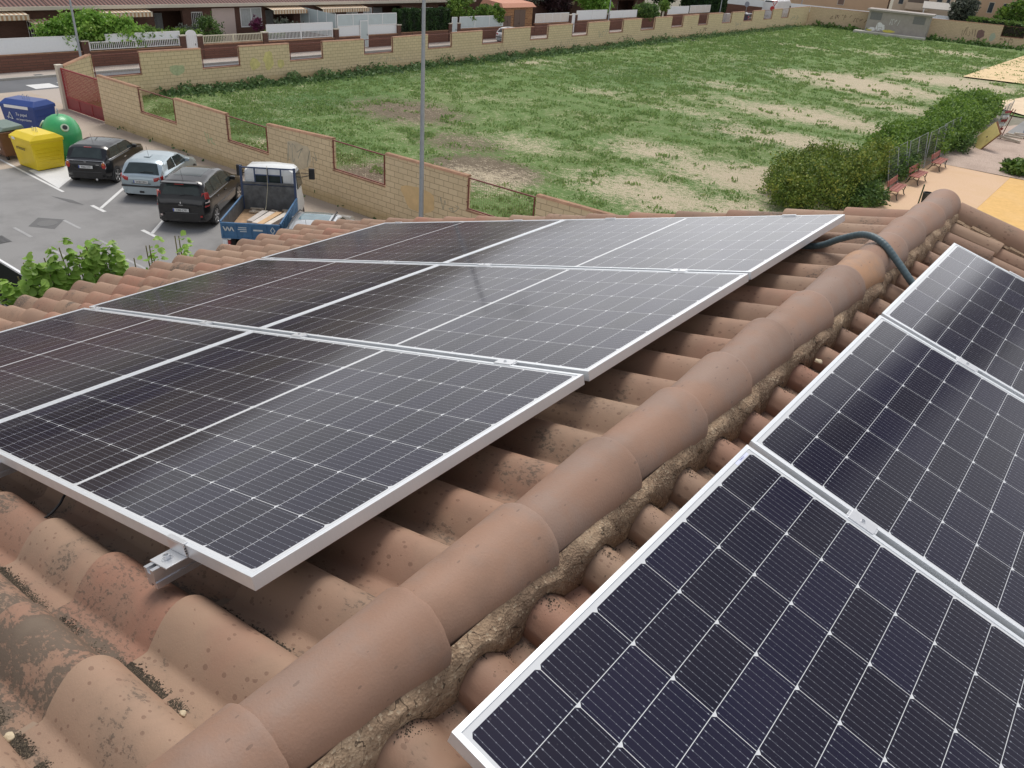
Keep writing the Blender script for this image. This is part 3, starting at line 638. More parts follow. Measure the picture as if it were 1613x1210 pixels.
# moss and dirt grains in the channels
def moss(seed=4):
    rng = np.random.RandomState(seed); V = []; F = []; T = []; base = 0
    ico = [(0, 0, 1), (.9, 0, -.3), (-.45, .78, -.3), (-.45, -.78, -.3), (.5, .5, .4), (-.5, .2, .5)]; fc = [(0, 1, 4), (0, 4, 2), (0, 2, 5), (0, 5, 3), (0, 3, 1), (1, 4, 2)]
    def put(fn, u, v, h, s):
        nonlocal base
        a = rng.rand()*6.28; c_, s_ = math.cos(a), math.sin(a)
        for x, y, z in ico: V.append(fn(u+(x*c_-y*s_)*s, v+(x*s_+y*c_)*s, h+z*s*.7)); T.append(rng.rand())
        for f in fc: F.append(tuple(base+i for i in f))
        base += 6
    # (fn, v0, sgn, column, u0, u1, density, width)
    for fn, v0, sgn, c, u0, u1, n, wd in ((Lp, V0L, 1, -1, .0, .235, 1900, .011), (Lp, V0L, 1, 0, -.02, .27, 3600, .015), (Lp, V0L, 1, 0, .3, .62, 500, .014), (Lp, V0L, 1, 0, .62, .98, 2200, .015), (Lp, V0L, 1, -1, .28, .62, 2400, .02), (Lp, V0L, 1, -2, .05, .24, 500, .012), (Lp, V0L, 1, -2, .24, .55, 1800, .02),
                                  (Lp, V0L, 1, 1, -.05, .2, 600, .01), (Lp, V0L, 1, 2, -.05, .2, 380, .008), (Lp, V0L, 1, 3, -.05, .2, 200, .007), (Lp, V0L, 1, 1, 1.0, 1.4, 500, .012)):
        for _ in range(n):
            u = rng.uniform(u0, u1); dens = noise.noise(Vector((u*14, c*3.1, seed)))
            if dens < -.28: continue
            t = -.140+rng.randn()*wd*.5; z = -.167+float(np.interp(t, t_, z_))+.020*(((u-.20+EXPO) % EXPO)/EXPO)**1.4+.001
            put(fn, u, v0+PITL*c+sgn*t, z, rng.uniform(.0012, .0034))
    for c in range(-1, 14):
        for _ in range(420):
            u = -.085+abs(rng.randn())*.045; t = rng.choice([-.145, -.08, -.02])+rng.randn()*.016; z = -.167+float(np.interp(t, t_, z_))*.97+.007
            if noise.noise(Vector((u*20, c*1.7, t*30))) < -.05: continue
            put(Rp, u, V0R+PITR*c-t, z, rng.uniform(.0008, .0026))
    c0 = np.array(Lp(.3, 0, -.17)); o = npmesh('moss', np.array(V)-c0, F, None or MATS['mossg'], {'tint': T}, None, False, tuple(c0)); tag(o, 'dark dry moss and dirt grains lying in the tile channels', 'moss', kind='stuff')
k = NT('moss_grains'); c = k.ramp(k.attr('tint'), [(0, (.025, .022, .018)), (.6, (.075, .062, .048)), (.9, (.15, .12, .085)), (1, (.34, .28, .2))]); MATS['mossg'] = k.fin(c, .95, 0, .1)
moss()
def pebble(p, s, seed, label, m):
    bm = bmesh.new(); bmesh.ops.create_icosphere(bm, subdivisions=3, radius=s)
    for v in bm.verts: v.co *= 1+.35*noise.noise(v.co*(1.4/s)+Vector((seed, 0, 0))); v.co.z *= .6; v.co.x *= 1.3
    me = bpy.data.meshes.new('pebble'); bm.to_mesh(me); bm.free(); me.materials.append(m); me.polygons.foreach_set('use_smooth', [True]*len(me.polygons))
    o = bpy.data.objects.new('pebble', me); o.location = p; col.objects.link(o); tag(o, label, 'pebble')
PB = plain('pale_stone', (.62, .52, .36), .8, 0, .2, 60, .3)
pebble(Lp(.20, -.415, -.143), .0085, 1, 'yellowish pebble in the tile channel at the bottom left corner', PB)
pebble(Lp(-.02, -.203,-.156), .0055, 2, 'small pale pebble in the channel beside the ridge, near the panel corner', PB)
pebble(Rp(-.05, 1.93, -.10), .011, 3, 'pale stone chip on the mortar below the ridge tiles', PB)
# ---------------------------------------------------------------- ground
def sheet(name, pts, z, mat, kind='structure', sub=None, parent=None):
    b = MB(); b.poly([(x, y, z) for x, y in pts], None); o = b.build(name, mat, parent)
    if kind: tag(o, None, None, None, kind)
    return o
def rect(x0, x1, y0, y1): return [(x0, y0), (x1, y0), (x1, y1), (x0, y1)]
tag(sheet('ground', rect(-700, 700, -400, 900), -.03, speck('far_ground', (.20, .19, .15), (.30, .27, .21), 2, .95, .4)), kind='structure')
# field with bare and dry patches that really are there
BARE = [(-12.5, 36, 6, 3.5, .9), (-19, 37, 3.5, 2.4, .7), (-14.5, 47, 6, 3, .8), (-18, 56, 8, 4.5, .8), (-14, 66, 5, 3, .7), (-20, 76, 9, 6, 1.0), (-15, 88, 7, 7, 1.0), (-12, 56, 3.5, 2.5, .8), (-23, 49, 4, 2, .5), (-27, 62, 4, 3, .6), (-24, 33, 3.2, 2.2, .5),
        (-31, 50, 3, 3, .35), (-13, 104, 5, 4, .8), (-27, 104, 5, 3, .6), (-35, 100, 4, 2, .6), (-20, 118, 8, 5, .5), (-41.5, 56, 1.5, 5, .5), (-21, 26, 3, 2.5, .6), (-10.5, 31, 4, 3, .8), (-31, 22, 1.6, .8, .6), (-15, 30, 4.5, 3.2, .8)]
DRY = [(-33, 33, 6, 5, 1.0), (-26, 30, 5, 4, .8), (-22, 27, 4, 3, 1.3), (-33, 78, 5, 5, .5), (-27, 88, 4, 5, .4), (-20, 43, 5, 4, .4), (-23, 22.5, 4, 4, 1.4), (-30, 44, 4, 4, .4)]
LUSH = [(-34, 24, 6, 2.5, 1), (-38, 30, 4, 6, 1), (-42, 45, 3, 14, .8), (-18, 46, 4, 3, .6), (-11, 36.5, 2.5, 2, 1), (-34, 60, 8, 9, .7), (-29, 75, 7, 9, .5), (-38, 95, 6, 14, .6), (-10, 75, 3, 10, .8), (-30, 19.6, 6, 1, .8)]
def blobv(X, Y, L):
    a = np.zeros_like(X)
    for cx, cy, rx, ry, s in L: a = np.maximum(a, s*np.clip(1.25-np.sqrt(((X-cx)/rx)**2+((Y-cy)/ry)**2), 0, 1))
    return a
gx = np.arange(-48, -6.4, .5); gy = np.concatenate([np.arange(18.55, 80, .5), np.arange(80, 141, 1.0)])
XX, YY = np.meshgrid(gx, gy); 
ZZ = np.array([[.05*noise.noise(Vector((x*.35, y*.35, 0)))+.03*noise.noise(Vector((x*1.1, y*1.1, 3))) for x in gx] for y in gy])+.03
nx, ny = len(gx), len(gy); idx = np.arange(nx*ny).reshape(ny, nx)
Fq = np.stack([idx[:-1, :-1], idx[:-1, 1:], idx[1:, 1:], idx[1:, :-1]], -1).reshape(-1, 4)
cx_ = XX.ravel()[Fq].mean(1); cy_ = YY.ravel()[Fq].mean(1)
Fq = Fq[(cx_ > -43.7-(cy_-20.35)*.0211) & ~((cx_ > -8.5) & (cy_ < 72)) & (cy_ > 18.45+(cx_+38.75)*.0229) & (cy_ < 133+(cx_+46)*.277) & ~((cx_ < -43) & (cy_ < 20.5))]
o = npmesh('field', np.stack([XX, YY, ZZ], -1).reshape(-1, 3), Fq, MATS['field'], {'bare': blobv(XX, YY, BARE).ravel(), 'dry': blobv(XX, YY, DRY).ravel(), 'lush': blobv(XX, YY, LUSH).ravel()}, None, True)
tag(o, kind='structure')
def field_grass():
    rng = np.random.RandomState(21); N = 95000; y = 19.2+112*rng.rand(N)**1.7; x = -45.8+37*rng.rand(N); ok_ = (x > -43.6-(y-20.35)*.0211) & (y > 18.9) & (y < 132+(x+46)*.277) & ~((x > -8.6) & (y < 72)); x, y = x[ok_], y[ok_]; N = len(x)
    br, lu, dr = blobv(x, y, BARE), blobv(x, y, LUSH), blobv(x, y, DRY)
    cl = np.array([noise.noise(Vector((a*.8, b_*.8, 5)))+.5*noise.noise(Vector((a*3, b_*3, 9))) for a, b_ in zip(x, y)])
    keep = (cl*1.2+lu*.5-br*.9-dr*.5+rng.rand(N)*.5) > .22; x, y, cl = x[keep], y[keep], cl[keep]; n = len(x)
    V = []; F = []; T = []
    for rep in range(3):
        a = rng.rand(n)*6.28; h = (.022+.042*rng.rand(n))*(1+.6*np.clip(cl, 0, 1))*(1+y/70); wd = h*(.8+.5*rng.rand(n)); ox, oy = rng.randn(n)*.10, rng.randn(n)*.10
        dx, dy = np.cos(a)*wd/2, np.sin(a)*wd/2; lx, ly = rng.randn(n)*h*.5, rng.randn(n)*h*.5
        P = np.stack([np.stack([x+ox-dx, y+oy-dy, np.full(n, .0)], 1), np.stack([x+ox+dx, y+oy+dy, np.full(n, .0)], 1), np.stack([x+ox+dx*.3+lx, y+oy+dy*.3+ly, h+.04], 1), np.stack([x+ox-dx*.5+lx, y+oy-dy*.5+ly, h+.02], 1)], 1)
        b0 = len(V)*4*n if False else sum(len(q) for q in V); V.append(P.reshape(-1, 3)); F.append(np.arange(4*n).reshape(n, 4)+b0); T.append(np.repeat(np.clip(.42+.25*cl+.7*(rng.rand(n)-.5), 0, 1), 4))
    o = npmesh('grass', np.concatenate(V), np.concatenate(F), MATS['leaf_grass'], {'tint': np.concatenate(T)}); tag(o, 'patchy green grass and weeds growing over the walled field', 'grass', kind='stuff')
field_grass()
def weeds(name, pts, n, size, hgt, seed, label, mat='leaf_weed', spread=.4):
    rng = np.random.RandomState(seed); P = []; T = []
    i = rng.randint(0, len(pts)-1, n); f = rng.rand(n); p = np.array(pts); q = p[i]*(1-f[:, None])+p[i+1]*f[:, None]
    q = q+rng.randn(n, 2)*spread; dens = np.array([noise.noise(Vector((a*.8, b_*.8, seed)))+.5*noise.noise(Vector((a*2.3, b_*2.3, seed))) for a, b_ in q]); kp = dens > -.3; q, dens = q[kp], dens[kp]; n = len(q)
    z = rng.rand(n)**1.5*(hgt*(.35+np.clip(dens+.15, 0, 1)*1.3)); C = np.stack([q[:, 0], q[:, 1], z+.03], 1)
    V, F, t = leaf_cards(C, size, rng, .3, 1.7, np.clip(rng.rand(n)*.6+z/hgt*.4, 0, 1)); tag(npmesh(name, V, F, MATS[mat], {'tint': t}), label, 'weeds', kind='stuff')
weeds('weeds', [(-43.4, 24), (-43.7, 40), (-43.9, 60), (-44.5, 85), (-45.2, 126)], 17000, .13, .52, 3, 'bushy weeds growing along the foot of the long block wall', spread=.6)
weeds('weeds', [(-38, 18.9), (-30, 19.2), (-21, 19.4), (-9, 19.7)], 2600, .10, .35, 5, 'low weeds behind the near block wall', spread=.4)
weeds('weeds', [(-44, 131.5), (-33, 134), (-17, 137)], 2600, .25, .7, 8, 'dark weeds below the far wall', 'leaf_hedge', .8)
# roads, pavements, parking
sheet('street_pavement', rect(-53.7, -51.4, -20, 118), .012, M_('street_pavement')); sheet('road', rect(-51.4, -48.0, -30, 128), .004, M_('asphalt_road'))
b = MB(); b.bb(-51.5, -51.35, -20, 118, 0, .13); tag(b.build('kerb', M_('concrete')), kind='structure')
sheet('pavement', rect(-48.0, -5.9, 11.9, 18.5), .010, M_('pavement')); sheet('pavement', rect(-48.0, -43.5, 18.45, 128), .008, M_('street_pavement')); sheet('pavement', rect(-48, -33.6, -20, 11.9), .006, M_('pavement'))
sheet('asphalt', rect(-33.6, -5.9, -20, 16.0), .014, M_('asphalt'))
b = MB(); b.bb(-33.0, -12, 15.95, 16.1, 0, .03); tag(b.build('kerb', M_('pavement')), kind='structure')
def line(x0, y0, x1, y1, w_, m='white_paint', z=.019, nm='road_marking'):
    d = Vector((x1-x0, y1-y0)).normalized(); n = Vector((-d.y, d.x))*w_/2
    return sheet(nm, [(x0-n.x, y0-n.y), (x1-n.x, y1-n.y), (x1+n.x, y1+n.y), (x0+n.x, y0+n.y)], z, M_(m))
line(-36, 11.85, -29.5, 11.75, .10); sheet('road_marking', [(-32.9, 12.0), (-30.0, 11.82), (-31.6, 13.35), (-32.4, 13.6), (-33.0, 13.0)], .018, M_('white_paint'))
for x in (-26.93, -23.55): line(x-.5, 11.77, x+.42, 11.77, .13); line(x, 11.83, x-3.3, 15.2, .12)
line(-20.2, 11.77, -19.3, 11.77, .13); line(-19.8, 11.83, -23, 15.1, .12)
for x, w_, m in ((-26.75, 1.2, 'white_paint'), (-24.3, 1.1, 'white_paint'), (-29.3, 1.0, 'worn_paint'), (-21.8, 1.1, 'worn_paint')): line(x, 8.87, x+w_, 8.9, .10, 'worn_paint' if m == 'worn_paint' else 'worn_paint')
line(-26.5, 10.35, -25.4, 10.37, .09, 'worn_paint'); line(-24.0, 10.3, -22.6, 10.33, .09, 'worn_paint'); line(-22, 10.1, -20.9, 10.13, .09, 'worn_paint')
sheet('asphalt_patch', [(-27.25, 9.85), (-26.6, 9.25), (-25.85, 9.75), (-26.55, 10.4)], .0185, M_('patch')); 
b = MB(); b.lathe([(0, 0), (.31, 0), (.31, .004), (0, .004)], n=24); tag(b.build('manhole_cover', plain('cast_iron', (.17, .17, .17), .7, .3, .15, 40, .4), loc=(-26.52, 9.82, .02)), 'round iron manhole cover in a dark asphalt patch of the parking road', 'manhole cover')
sheet('asphalt_patch', [(-29.3, 11.2), (-28.2, 11.35), (-27.6, 11.6), (-28.4, 11.55)], .0185, M_('patch'))
b = MB()
b.bb(-.35, .35, -.2, .2, 0, .01)
for k in range(6): b.bb(-.3+k*.11, -.24+k*.11, -.17, .17, .01, .022)
tag(b.build('drain_grate', M_('patch'), loc=(-25.9, 8.1, .016)), 'dark drain grate in the road at the left picture edge', 'drain')
b = MB(); b.bb(-.55, .55, -.22, .22, 0, .012); tag(b.build('drain_grate', M_('patch'), loc=(-51.9, 21.0, .02)), 'drain cover in the pavement across the street', 'drain')
for y0, y1 in ((17.9, 19.2), (19.6, 21.0)): sheet('road_marking', rect(-49.6, -48.3, y0+1.2, y1+1.2), .012, M_('white_paint'))

# ---------------------------------------------------------------- block walls
def block_wall(name, label, p0, p1, tops, opens, mat='cream_block', cop=.06, thick=.2, step=None, end_caps=True, zb=-.05):
    p0, p1 = Vector((*p0, 0)), Vector((*p1, 0)); L = (p1-p0).length; d = (p1-p0)/L; e = empty(name, p0, math.atan2(d.y, d.x), label, 'wall')
    hz = lambda s: float(np.interp(s, [t[0] for t in tops], [t[1] for t in tops]))
    b = MB(); xs = [0]+[q for o in opens for q in o[:2]]+[L]
    def seg(x0, x1, z0, z1a, z1b): b.loft([[(x0, -thick/2, z0), (x1, -thick/2, z0), (x1, thick/2, z0), (x0, thick/2, z0)], [(x0, -thick/2, z1a), (x1, -thick/2, z1b), (x1, thick/2, z1b), (x0, thick/2, z1a)]])
    cp = MB()
    for i in range(0, len(xs), 2):
        if xs[i+1]-xs[i] > .01:
            seg(xs[i], xs[i+1], zb, hz(xs[i])-cop, hz(xs[i+1])-cop); z0, z1 = hz(xs[i]), hz(xs[i+1]); a, c = xs[i]-.015, xs[i+1]+.015; tt = thick/2+.03
            cp.loft([[(a, -tt, z0-cop+.001), (c, -tt, z1-cop+.001), (c, tt, z1-cop+.001), (a, tt, z0-cop+.001)], [(a, -tt*.6, z0), (c, -tt*.6, z1), (c, tt*.6, z1), (a, tt*.6, z0)]])
    for o in opens:
        seg(o[0], o[1], zb, o[2]-.04, o[2]-.04); cp.bb(o[0]+.016, o[1]-.016, -thick/2-.02, thick/2+.02, o[2]-.039, o[2])
    b.build('wall_body', M_(mat), e); cp.build('coping', COPING, e)
    for o in opens:
        f = MB(); zt = min(hz(o[0]), hz(o[1]))-.05; yy = -thick/2+.02 if len(o) < 4 else o[3]; r = .02
        f.bb(o[0]+.05, o[0]+.09, yy-r, yy+r, o[2]+.03, zt); f.bb(o[1]-.09, o[1]-.05, yy-r, yy+r, o[2]+.03, zt); f.bb(o[0]+.091, o[1]-.091, yy-r, yy+r, o[2]+.03, o[2]+.07); f.bb(o[0]+.091, o[1]-.091, yy-r, yy+r, zt-.04, zt)
        for zz in (o[2]+.25, zt-.3): f.bb(o[0]-.03, o[0]+.05, yy-.012, yy+.012, zz, zz+.03); f.bb(o[1]-.05, o[1]+.03, yy-.012, yy+.012, zz, zz+.03)
        n = int((o[1]-o[0]-.18)/.09)
        for k in range(1, n): x = o[0]+.09+k*(o[1]-o[0]-.18)/n; f.box((x, yy, (o[2]+.07+zt-.04)/2), (.003, .003, zt-o[2]-.11))
        for k in range(1, 12): z = o[2]+.07+k*(zt-o[2]-.11)/12; f.box(((o[0]+o[1])/2, yy, z), (o[1]-o[0]-.182, .003, .003))
        f.build('mesh_frame', BRNM, e)
    return e
A0, A1 = (-38.75, 18.2), (-8.2, 18.9)
wA = block_wall('block_wall', 'cream block wall behind the parked cars, stepping along the near edge of the field', A0, A1, [(0, 2.27), (10.2, 2.25), (13.0, 2.35), (13.01, 2.52), (17, 2.52), (25.7, 2.62), (31, 2.68)],
                [(3.45, 6.35, 1.16), (10.0, 12.72, 1.15), (16.5, 19.3, 1.36), (23.05, 25.85, 1.45)])
def scribble(parent, x0, x1, z0, z1, y, m, seed, w_=.02, n=14, name='graffiti', label=None):
    """flat spray strokes on a wall face"""
    rng = random.Random(seed); b = MB(); x = x0
    while x < x1:
        ww = (x1-x0)/n*rng.uniform(1.2, 2.2); P = [(x+rng.uniform(-.1, 1)*ww, rng.uniform(z0, z1)) for _ in range(4)]
        P = [v for v in spline([(p[0], y, p[1]) for p in P], 6)]
        for a, c in zip(P[:-1], P[1:]):
            d = (c-a)
            if d.length < 1e-4: continue
            d.normalize(); nn = Vector((-d.z, 0, d.x))*w_/2; s = -.001 if y < 0 else .001
            q = [a-nn, c-nn, c+nn, a+nn]; b.loft([[Vector((v.x, y, v.z)) for v in q], [Vector((v.x, y+s, v.z)) for v in q]])
        x += ww*.95
    o = b.build(name, m, parent)
    if label: o['label'] = label
    return o
GR1 = plain('spray_brown', (.25, .17, .12), .8); GR2 = plain('spray_yellow', (.66, .60, .12), .8); GR3 = plain('spray_green', (.42, .52, .30), .8); GR4 = plain('spray_grey', (.36, .34, .27), .8, 0, .2); GR5 = plain('spray_orange', (.66, .38, .12), .8, 0, .15, 3)
GR6 = plain('spray_teal', (.22, .42, .42), .8); GR7 = plain('spray_white', (.75, .76, .74), .8)
def blotch(parent, cx, cz, rx, rz, y, m, seed):
    b = MB(); n = 26; s = -1 if y < 0 else 1
    ring = [(cx+rx*(1+.45*noise.noise(Vector((math.cos(a)*1.4, math.sin(a)*1.4, seed))))*math.cos(a), cz+rz*(1+.45*noise.noise(Vector((math.cos(a)*1.4, math.sin(a)*1.4, seed+4))))*math.sin(a)) for a in [2*math.pi*i/n for i in range(n)]]
    b.loft([[(x, y, z) for x, z in ring], [(x, y+.001*s, z) for x, z in ring]]); return b.build('graffiti', m, parent)
sg = plain('faded_paint_grey', (.62, .53, .38), .85, 0, .15, 4); so_ = plain('faded_paint_ochre', (.70, .50, .26), .85, 0, .1, 4)
blotch(wA, 14.6, 1.55, .75, .55, -.103, sg, 3); blotch(wA, 20.9, 1.3, .75, .5, -.103, so_, 7); scribble(wA, 13.9, 15.6, 1.1, 1.9, -.106, GR4, 4, .03, 8); scribble(wA, 21.9, 22.6, 1.2, 1.6, -.104, GR4, 8, .02, 5)
scribble(wA, 8.2, 9.0, .75, 1.25, -.104, GR3, 5, .04, 3)
B0, B1 = (-43.95, 20.35), (-46.3, 131.8)
ops = [(.05, 2.75), (6.55, 9.2), (12.95, 15.75), (19.45, 22.35), (26.05, 28.85), (32.6, 35.45), (39.3, 42.1), (45.95, 48.75), (52.7, 55.5), (59.2, 62.3), (66.2, 69.1), (73.0, 75.7), (79.8, 82.6), (86.5, 89.5), (93.4, 96.5), (100.0, 102.9)]
wB = block_wall('block_wall', 'long cream block wall with many openings between the field and the street of houses', B0, B1, [(0, 2.36), (20, 2.22), (60, 2.45), (95, 2.55), (112, 2.68)], [(a, c, 1.16+.002*a) for a, c in ops], 'cream_block')
blotch(wB, 4.9, 1.25, .5, .3, -.103, plain('faded_paint_green', (.46, .50, .30), .85, 0, .2), 3)
GRY = plain('faded_paint_yellow', (.66, .57, .25), .85, 0, .2, 5); blotch(wB, 10.2, 1.2, .35, .35, -.103, GRY, 4); blotch(wB, 11.3, 1.35, .42, .5, -.103, GRY, 6); blotch(wB, 12.2, 1.1, .3, .25, -.103, GRY, 8)
scribble(wB, 19.9, 22.9, .5, 1.0, -.104, GR4, 4, .02, 10)
scribble(wB, 34.7, 35.4, .6, 1.25, -.104, GR1, 31, .03, 2); scribble(wB, 44.0, 46.5, .35, 1.05, -.104, GR4, 21, .03, 8); scribble(wB, 50.5, 52.2, .9, 1.6, -.104, GR4, 5, .04, 6); scribble(wB, 54.5, 57, .5, 1.0, -.104, GR1, 6, .04, 6)
scribble(wB, 71.0, 71.6, .9, 1.5, -.104, GR1, 16, .08, 1); scribble(wB, 73.6, 75.2, .35, 1.1, -.104, GR1, 3, .07, 3); scribble(wB, 84, 85.6, .9, 1.3, -.104, GR4, 9, .05, 4); scribble(wB, 104, 107, .9, 1.6, -.104, GR4, 12, .07, 4)
e = block_wall('block_wall', 'short slanting cream wall piece beside the red gate', (-42.75, 18.35), (-43.9, 20.25), [(0, 2.1), (.8, 2.36), (2.3, 2.36)], [])
C0, C1 = (-46.2, 131.95), (-16.0, 140.3)
wC = block_wall('block_wall', 'far cream block wall closing the back of the field, covered in graffiti', C0, C1, [(0, 2.65), (22, 2.75), (32, 2.75)], [(9.1, 12.2, 1.35, .05), (26.6, 29.6, 1.3, .05)], 'far_block')
scribble(wC, 3.2, 5.8, 1.2, 2.0, -.104, GR1, 3, .07, 8); scribble(wC, 6.6, 8.6, 1.1, 1.7, -.104, GR1, 4, .07, 7); scribble(wC, 9.6, 11.8, .6, 1.2, -.104, GR1, 5, .05, 7); blotch(wC, 13.6, 1.55, 1.0, .42, -.103, GR6, 5); scribble(wC, 12.7, 14.6, 1.2, 2.0, -.106, GR7, 6, .05, 4)
scribble(wC, 21.6, 23.2, .8, 2.1, -.104, GR1, 7, .06, 9); blotch(wC, 24.0, 1.35, .55, .6, -.103, plain('spray_maroon', (.22, .13, .12), .8, 0, .2), 8); blotch(wC, 25.6, 1.1, .35, .6, -.103, plain('pale_green_paint', (.42, .46, .36), .8), 9); scribble(wC, 26.6, 28.4, .5, 1.2, -.104, GR1, 10, .06, 6)
# red gate between the two walls
ge = empty('gate', (-42.65, 18.17, 0), math.atan2(.08, 3.75), 'red painted metal sliding gate with mesh, between the concrete posts', 'gate')
b = MB(); gl = 3.78
for x0, x1 in ((.1, .17), (gl-.08, gl-.02)): b.bb(x0, x1, -.03, .03, .05, 2.02)
for z0, z1 in ((.05, .11), (.62, .68), (1.96, 2.02)): b.bb(.171, gl-.081, -.03, .03, z0, z1)
for x in (1.35, 2.6): b.bb(x-.02, x+.02, -.028, .028, .111, .619)
b.build('gate_frame', REDM, ge); b = MB(); b.bb(.171, gl-.081, -.006, .006, .111, .619); b.build('gate_panel', plain('red_sheet', (.25, .04, .045), .5, 0, .15, 2), ge)
b = MB(); n = 34
for k in range(-9, n):
    x0 = .17+k*.105
    for sgn in (1, -1):
        pts = []
        for j in range(2):
            xx = x0+(.9 if (j == 1) == (sgn > 0) else 0); pts.append(Vector((xx, 0, .68 if j == 0 else 1.96)))
        a, c = pts; 
        if max(a.x, c.x) > gl-.08 or min(a.x, c.x) < .17:
            lo_, hi_ = .17, gl-.08; ts = [t for t in (0, 1)]
            dx = c.x-a.x; t0 = max(0, min((lo_-a.x)/dx, (hi_-a.x)/dx)); t1 = min(1, max((lo_-a.x)/dx, (hi_-a.x)/dx))
            if t1 <= t0: continue
            a, c = a.lerp(c, t0), a.lerp(c, t1)
        b.tube([a, c], .012, None, 4, False)
b.build('gate_mesh', REDM, ge)
for x, s, lb in ((-42.72, 0, 'pale concrete gate post at the left end of the red gate'),):
    b = MB(); b.bb(-.14, .14, -.14, .14, 0, 2.1); b.bb(-.16, .16, -.16, .16, 2.1, 2.15); e = empty('gate_post', (x, 18.17, 0), 0, lb, 'post'); b.build('post_body', CREAM, e, bevel=.01)
    for z in (.25, 1.0, 1.85): h = MB(); h.tube([(.14, 0, z), (.24, 0, z)], .015); h.build('hinge', BRNM, e)
# ---------------------------------------------------------------- lamp posts
def lamp(x, y, h, r, label, head=True):
    e = empty('street_lamp', (x, y, 0), 0, label, 'street lamp', 'grey street lamp posts'); b = MB(); b.tube([(0, 0, 0), (0, 0, 1.3), (0, 0, h)], [r*1.15, r, r*.6], None, 14); b.build('post', GREYM, e, True)
    b = MB(); b.lathe([(0, 0), (r*2.2, 0), (r*2.2, .03), (r*1.3, .08), (0, .08)], n=14); b.build('base_plate', GREYM, e)
    b = MB(); b.bb(-.02-r, -r+.02, -.06, .06, .6, .95); b.build('hatch', GREYM, e)
    b = MB(); b.tube([(0, 0, h), (0, 0, h+.2), (.4, 0, h+.45), (1.2, 0, h+.5)], .03, None, 8); b.build('arm', GREYM, e); b = MB(); b.box((1.4, 0, h+.5), (.7, .26, .12)); b.build('lamp_head', GREYM, e, bevel=.03)
lamp(-16.9, 17.75, 9.5, .078, 'tall grey lamp post rising in front of the near block wall'); lamp(-51.6, 23.4, 8, .07, 'grey lamp post in front of the white garden panel on the left')
lamp(-51.7, 83.4, 8, .065, 'lamp post beside the bright tree across the street'); lamp(-51.7, 112.2, 8, .065, 'lamp post in front of the tall cypress hedge across the street'); lamp(-50.5, 139.5, 8, .07, 'lamp post behind the far corner of the field'); 
